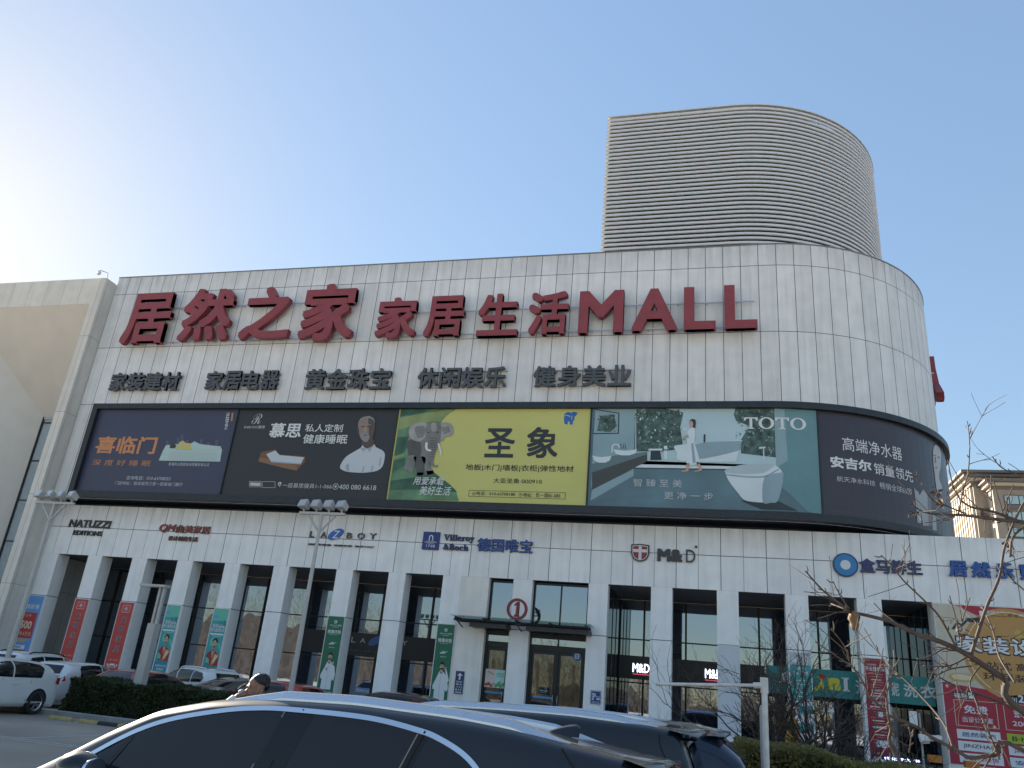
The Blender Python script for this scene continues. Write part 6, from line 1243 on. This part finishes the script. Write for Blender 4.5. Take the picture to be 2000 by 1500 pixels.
for k in range(24): grow(mb, Vector((2.9+rng.normal(0, .45), -18.5+rng.normal(0, .3), .2)), Vector((rng.normal(0, .7), rng.normal(0, .4), .8)), 1.35, .024, 2, BARK2, .55, None, (3, 6))
mb.build('stems', t)
# tree with traced branches: photo pixels + distances give each branch its own place in the air
tree = thing('bare_tree', 'bare branching tree reaching in from the right edge with a dried leaf curl hanging', 'tree', (3.3, -29.2, 0))
def br(px, d0, d1, r0, r1, root=None, jit=.012):
    n = len(px); P = [Vector(at(p, d0+(d1-d0)*i/(n-1)))+Vector(rng.normal(0, jit*.5, 3)) for i, p in enumerate(px)]
    if root is not None: P = [Vector(root)]+P
    P = [Vector(p) for p in smooth_line(P, 5)]; k = len(P); dm = (d0+d1)/2
    return P, [max((r0+(r1-r0)*(i/(k-1))**.8)*dm/1529/1.15, .0022) for i in range(k)]
TR = Vector((3.3, -29.2, 1.2)); BR = [
 ([(2010, 1395), (1960, 1330), (1915, 1295), (1880, 1272), (1830, 1248), (1790, 1237), (1740, 1215), (1690, 1200), (1660, 1192), (1640, 1180), (1605, 1150), (1572, 1115)], 6.4, 5.4, 13, 2.2, (3.3, -29.2, 1.35)),
 ([(1895, 1280), (1930, 1190), (1950, 1130), (1965, 1062), (2000, 990), (2040, 930)], 6.1, 6.6, 5.5, 3, None), ([(1870, 1265), (1835, 1210), (1800, 1170), (1765, 1135), (1745, 1110), (1722, 1085)], 6.05, 5.2, 4, 1.6, None),
 ([(1660, 1192), (1640, 1160), (1628, 1137)], 5.65, 5.5, 2.6, 1.4, None), ([(1655, 1191), (1638, 1184), (1625, 1180)], 5.65, 5.8, 2.5, 2, None),
 ([(2010, 1470), (1950, 1477), (1897, 1475), (1863, 1463), (1823, 1440), (1783, 1417), (1743, 1398), (1720, 1383), (1703, 1363), (1687, 1330), (1668, 1302), (1637, 1290), (1593, 1252)], 5.6, 4.7, 8, 1.7, (3.3, -29.2, 1.0)),
 ([(1668, 1302), (1650, 1263), (1625, 1227)], 4.75, 4.5, 2.6, 1.4, None), ([(1863, 1463), (1843, 1420), (1817, 1383), (1780, 1340), (1750, 1310), (1723, 1283), (1703, 1260)], 5.35, 5.9, 4, 1.5, None),
 ([(2010, 1400), (1933, 1360), (1883, 1343), (1830, 1320), (1793, 1290)], 6.6, 6.2, 4.5, 2, (3.3, -29.2, 1.4)), ([(1887, 1287), (1850, 1297), (1803, 1302)], 6.2, 6.0, 2.8, 2, None), ([(1898, 1300), (1860, 1308), (1832, 1318)], 6.2, 6.0, 2.6, 2, None),
 ([(1873, 1247), (1867, 1207), (1857, 1160)], 6.0, 5.8, 2.4, 1.4, None), ([(1877, 1258), (1883, 1213), (1893, 1170)], 6.1, 6.3, 2.6, 1.6, None), ([(1983, 1333), (1953, 1283), (1937, 1233), (1917, 1182)], 6.4, 6.8, 3.6, 1.8, None),
 ([(2060, 1040), (2000, 1022), (1960, 1012), (1920, 1011), (1884, 1006), (1860, 1006), (1820, 1002), (1798, 996), (1780, 984)], 6.3, 5.2, 9, 1.8, (3.3, -29.2, 2.6)), ([(1985, 1018), (1940, 998), (1890, 988), (1864, 954), (1849, 898)], 6.2, 5.9, 6, 1.4, None),
 ([(1872, 1000), (1884, 960), (1892, 920), (1893, 860), (1889, 822)], 5.75, 5.9, 3, 1.4, None), ([(1880, 1003), (1845, 985), (1820, 972), (1786, 923)], 5.7, 5.4, 3.2, 1.4, None), ([(2040, 950), (2000, 932), (1960, 914), (1940, 893)], 6.6, 6.2, 3, 1.5, (3.3, -29.2, 2.9)),
 ([(1960, 1005), (1981, 948)], 6.2, 6.3, 2.5, 1.3, None), ([(1942, 998), (1936, 960), (1935, 926)], 6.1, 6.1, 2.5, 1.4, None), ([(2015, 1020), (1978, 1048), (1970, 1085)], 6.5, 6.3, 4.5, 3.5, None), ([(1862, 1006), (1850, 1015), (1842, 1016)], 5.6, 5.5, 2.5, 1.5, None),
 ([(1800, 998), (1790, 1004), (1772, 1003)], 5.3, 5.2, 2, 1.2, None), ([(1700, 1360), (1712, 1330), (1718, 1300)], 4.9, 5.0, 2.4, 1.3, None), ([(1735, 1394), (1742, 1425), (1738, 1455), (1760, 1490), (1775, 1520)], 5.0, 5.2, 4.5, 5, None), ([(1735, 1395), (1730, 1370), (1738, 1340), (1745, 1300)], 4.9, 4.9, 3, 1.5, None),
 ([(1915, 1296), (1890, 1330), (1905, 1370), (1930, 1440), (1960, 1478)], 6.2, 5.8, 2.6, 2, None), ([(1955, 1480), (1930, 1430), (1915, 1390)], 5.5, 5.4, 2.6, 1.4, None), ([(1775, 1470), (1780, 1440), (1772, 1412)], 5.2, 5.1, 2.2, 1.3, None), ([(2030, 1180), (1985, 1140), (1962, 1118)], 6.8, 6.6, 3, 1.4, None)]
mb = MB(); mt = MB()
for px, d0, d1, r0, r1, root in BR:
    P, R_ = br(px, d0, d1, r0*.6, r1*.62, root); mb.tube(P, R_, BARK, 8)
    for i in range(3, len(P)-1):
        if rng.random() < .5:
            s_ = (P[i+1]-P[i]).normalized(); q = Vector(rng.normal(0, 1, 3)); q = (q-s_*q.dot(s_)).normalized(); l_ = rng.uniform(.012, .035); mt.tube([P[i], P[i]+(s_+q)*l_*.6, P[i]+(s_*1.6+q)*l_], [max(R_[i]*.6, .003), .0042, .002], BARK, 5)
        if rng.random() < .2: s_ = (P[i+1]-P[i]).normalized(); q = Vector(rng.normal(0, 1, 3)); q = (q-s_*q.dot(s_)).normalized(); grow(mt, P[i], s_*.8+q, rng.uniform(.12, .3), max(R_[i]*.4, .0028), int(rng.random() < .35), BARK, .3)
mb.tube([(3.3, -29.2, 0), (3.32, -29.2, .7), (3.28, -29.15, 1.5), (3.36, -29.2, 2.4), (3.3, -29.3, 3.4)], [.10, .085, .075, .055, .03], BARK, 12)
mb.build('branches', tree); mt.build('twigs', tree)
DRY = mat('dried_leaf', (.12, .072, .038), .8, noise=.35, nscale=40)
def curl(c, r_, h, n=9):
    mb = MB(); rows = []
    for i in range(9):
        v = i/8; rr = r_*math.sin(math.pi*(.08+.88*v))**.7; rows.append([(c[0]+rr*math.cos(2*math.pi*k/n)*(1+.3*math.sin(5*k+7*v)+.12*math.sin(11*v+2*k)), c[1]+rr*math.sin(2*math.pi*k/n), c[2]-h*v+.006*math.sin(k*2.3)) for k in range(n+1)])
    mb.grid(rows, DRY, smooth=True); return mb
a = Vector(at((1667, 1193), 5.66)); mb = curl((a.x, a.y, a.z-.005), .034, .115); mb.tube([a, (a.x, a.y, a.z-.012)], .004, BARK, 5); mb.build('dried_leaf', tree)
for p, dd in (((1828, 965), 5.55), ((1838, 985), 5.6), ((1920, 1003), 6.0), ((1965, 1062), 6.5), ((1880, 1240), 6.0)):
    a = Vector(at(p, dd)); mb = MB()
    for k in range(7): q = Vector(rng.normal(0, .016, 3)); u = Vector(rng.normal(0, 1, 3)).normalized(); v = u.cross(Vector((.3, .2, 1))).normalized(); mb.add([a+q-u*.024, a+q+v*.013, a+q+u*.024, a+q-v*.013], [(0, 1, 2, 3)], DRY if k % 2 else BARK2)
    mb.build('dried_leaf', tree)

# ------------------------------------------------------------------ the man between the two black cars
SKN = mat('skin', (.24, .125, .08), .5, noise=.06, nscale=30); HAIR = mat('black_hair', (.010, .009, .008), .5); JACK = mat('jacket_black', (.014, .015, .016), .8, noise=.2, nscale=30); TROU = mat('trousers_navy', (.02, .022, .03), .85); MASK = mat('face_mask_white', (.62, .66, .66), .8); GLOV = mat('white_sleeve', (.62, .63, .63), .8, noise=.06, nscale=30); SHOE = mat('shoe_black', (.012, .012, .012), .5)
man_ = thing('person', 'short haired man in a black jacket, head bowed, white cuffed hand at his mouth', 'person', (0, 0, 0))
def remesh(ob, v=.011, it=4):
    m = ob.modifiers.new('remesh', 'REMESH'); m.mode = 'VOXEL'; m.voxel_size = v; m.use_smooth_shade = True
    s_ = ob.modifiers.new('smooth', 'SMOOTH'); s_.iterations = it; s_.factor = .5; return ob
HR = Matrix.Rotation(rad(7), 3, 'Y'); HC = Vector((.02, 0, 1.615))         # head bowed forward
hp = lambda x, y, z: HC+HR @ Vector((x, y, z))
mb = MB(); E_ = lambda c, r_, rot=HR: mb.ell(hp(*c), r_, SKN, 20, 14, rot)
E_((-.005, 0, .045), (.098, .078, .090)); E_((.018, 0, -.035), (.078, .066, .085)); E_((.045, 0, -.088), (.045, .045, .035)); E_((.082, 0, .038), (.022, .058, .018)); E_((.098, 0, -.012), (.02, .014, .028)); E_((.106, 0, -.028), (.017, .02, .014))
for s_ in (-1, 1): E_((.082, s_*.034, .012), (.012, .018, .012)); E_((-.012, s_*.080, -.005), (.026, .011, .036)); E_((.062, s_*.048, -.03), (.028, .022, .03))
E_((.088, 0, -.062), (.014, .028, .008)); E_((.086, 0, -.075), (.014, .024, .009))
mb.tube([hp(-.03, 0, -.06), (-.03, 0, 1.44), (-.04, 0, 1.36)], [.06, .062, .075], SKN, 16)
mb.ell((-.03, 0, 1.2), (.11, .17, .26), SKN); mb.ell((-.02, 0, .98), (.11, .16, .15), SKN)
for s_ in (-1, 1): mb.tube([(-.02, s_*.09, .95), (.0, s_*.1, .50), (-.02, s_*.1, .08)], [.088, .058, .04], SKN, 12); mb.ell((.05, s_*.1, .045), (.12, .042, .04), SKN)
arm = {1: [(-.03, .17, 1.36), (.16, .20, 1.22), (.33, .10, 1.42), (.19, .02, 1.545)], -1: [(-.03, -.18, 1.36), (-.02, -.24, 1.08), (.10, -.22, .86), (.13, -.21, .80)]}
for s_ in (1, -1): mb.tube(arm[s_], [.055, .043, .034, .03], SKN, 12)
for s_ in (1, -1):                                                   # hands: palm, four fingers, thumb
    h = Vector(arm[s_][3]); fw = (h-Vector(arm[s_][2])).normalized(); lat = fw.cross(Vector((0, 0, 1))).normalized(); up_ = lat.cross(fw).normalized()
    mb.ell(h+fw*.035, (.045, .04, .022), SKN, 12, 8, Matrix((fw, lat, up_)).transposed())
    for k, ln in enumerate((.06, .07, .068, .052)):
        b0 = h+fw*.07+lat*(.03-.02*k); mb.tube([b0, b0+fw*ln*.4-up_*.012, b0+fw*ln*.55-up_*ln*.5, b0+fw*ln*.2-up_*ln*.75], [.0095, .009, .0085, .007], SKN, 8)
    b0 = h+fw*.02+lat*.038; mb.tube([b0, b0+lat*.018+fw*.02-up_*.01, b0+lat*.008+fw*.045-up_*.028], [.012, .010, .008], SKN, 8)
remesh(mb.build('body', man_), .009, 3)
mb = MB(); mb.ell(hp(-.022, 0, .070), (.094, .0815, .079), HAIR, 24, 16, HR); mb.ell(hp(-.062, 0, .035), (.050, .070, .062), HAIR, 16, 10, HR)
for k in range(90): q = Vector(rng.normal(0, 1, 3)).normalized(); q.z = abs(q.z); c = hp(-.026+.09*q.x, .080*q.y, .070+.076*q.z); mb.tube([c, c+HR @ Vector((q.x*.008+.004, q.y*.008, q.z*.010))], [.005, .002], HAIR, 4, False)
ho = mb.build('hair', man_)
mb = MB(); mb.tube([(-.04, 0, .93), (-.04, 0, 1.1), (-.05, 0, 1.28), (-.05, 0, 1.40), (-.05, 0, 1.46)], [.19, .195, .20, .15, .09], JACK, 20); mb.ell((-.05, 0, 1.33), (.13, .235, .10), JACK)
for s_ in (1, -1): mb.tube(arm[s_][:3], [.078, .064, .052], JACK, 14)
mb.tube([(-.05, 0, 1.42), (-.055, 0, 1.50)], [.10, .088], JACK, 18); mb.ell((-.12, 0, 1.46), (.06, .10, .06), JACK); remesh(mb.build('jacket', man_), .012, 4)
mb = MB(); mb.ell((-.03, 0, .95), (.125, .17, .13), TROU)
for s_ in (-1, 1): mb.tube([(-.02, s_*.09, .95), (.0, s_*.1, .5), (-.02, s_*.1, .07)], [.10, .075, .065], TROU, 14)
remesh(mb.build('trousers', man_), .014, 3)
for s_ in (-1, 1): mb = MB(); mb.ell((.05, s_*.1, .045), (.14, .052, .048), SHOE); mb.build('shoe', man_)
mb = MB(); mb.tube([Vector(arm[1][1]).lerp(Vector(arm[1][2]), .55), arm[1][2], Vector(arm[1][2]).lerp(Vector(arm[1][3]), .75)], [.056, .058, .046], GLOV, 14); mb.build('white_cuff', man_)
mb = MB(); mb.ell(hp(.055, 0, -.112), (.05, .056, .026), MASK, 16, 10, HR); mb.tube([hp(.03, .052, -.10), hp(.0, .083, -.05), hp(-.03, .088, .0)], .0028, MASK, 5); mb.tube([hp(.03, -.052, -.10), hp(.0, -.083, -.05), hp(-.03, -.088, .0)], .0028, MASK, 5); mb.build('face_mask', man_)
mb = MB()
for s_ in (-1, 1): mb.ell(hp(.087, s_*.034, .0125), (.006, .014, .005), INK, 10, 6, HR); mb.tube([hp(.098, s_*.016, .034), hp(.10, s_*.035, .038), hp(.09, s_*.056, .033)], .0045, HAIR, 5)
mb.build('eyes', man_)
mb = MB(); mb.ell(Vector((.165, .0, 1.575)), (.036, .03, .03), mat('cup_grey', (.36, .35, .33), .6), 12, 8); mb.build('tissue', man_)
man_.location = (-4.33, -28.66, -0.01); man_.rotation_euler = (0, 0, math.pi+.70)
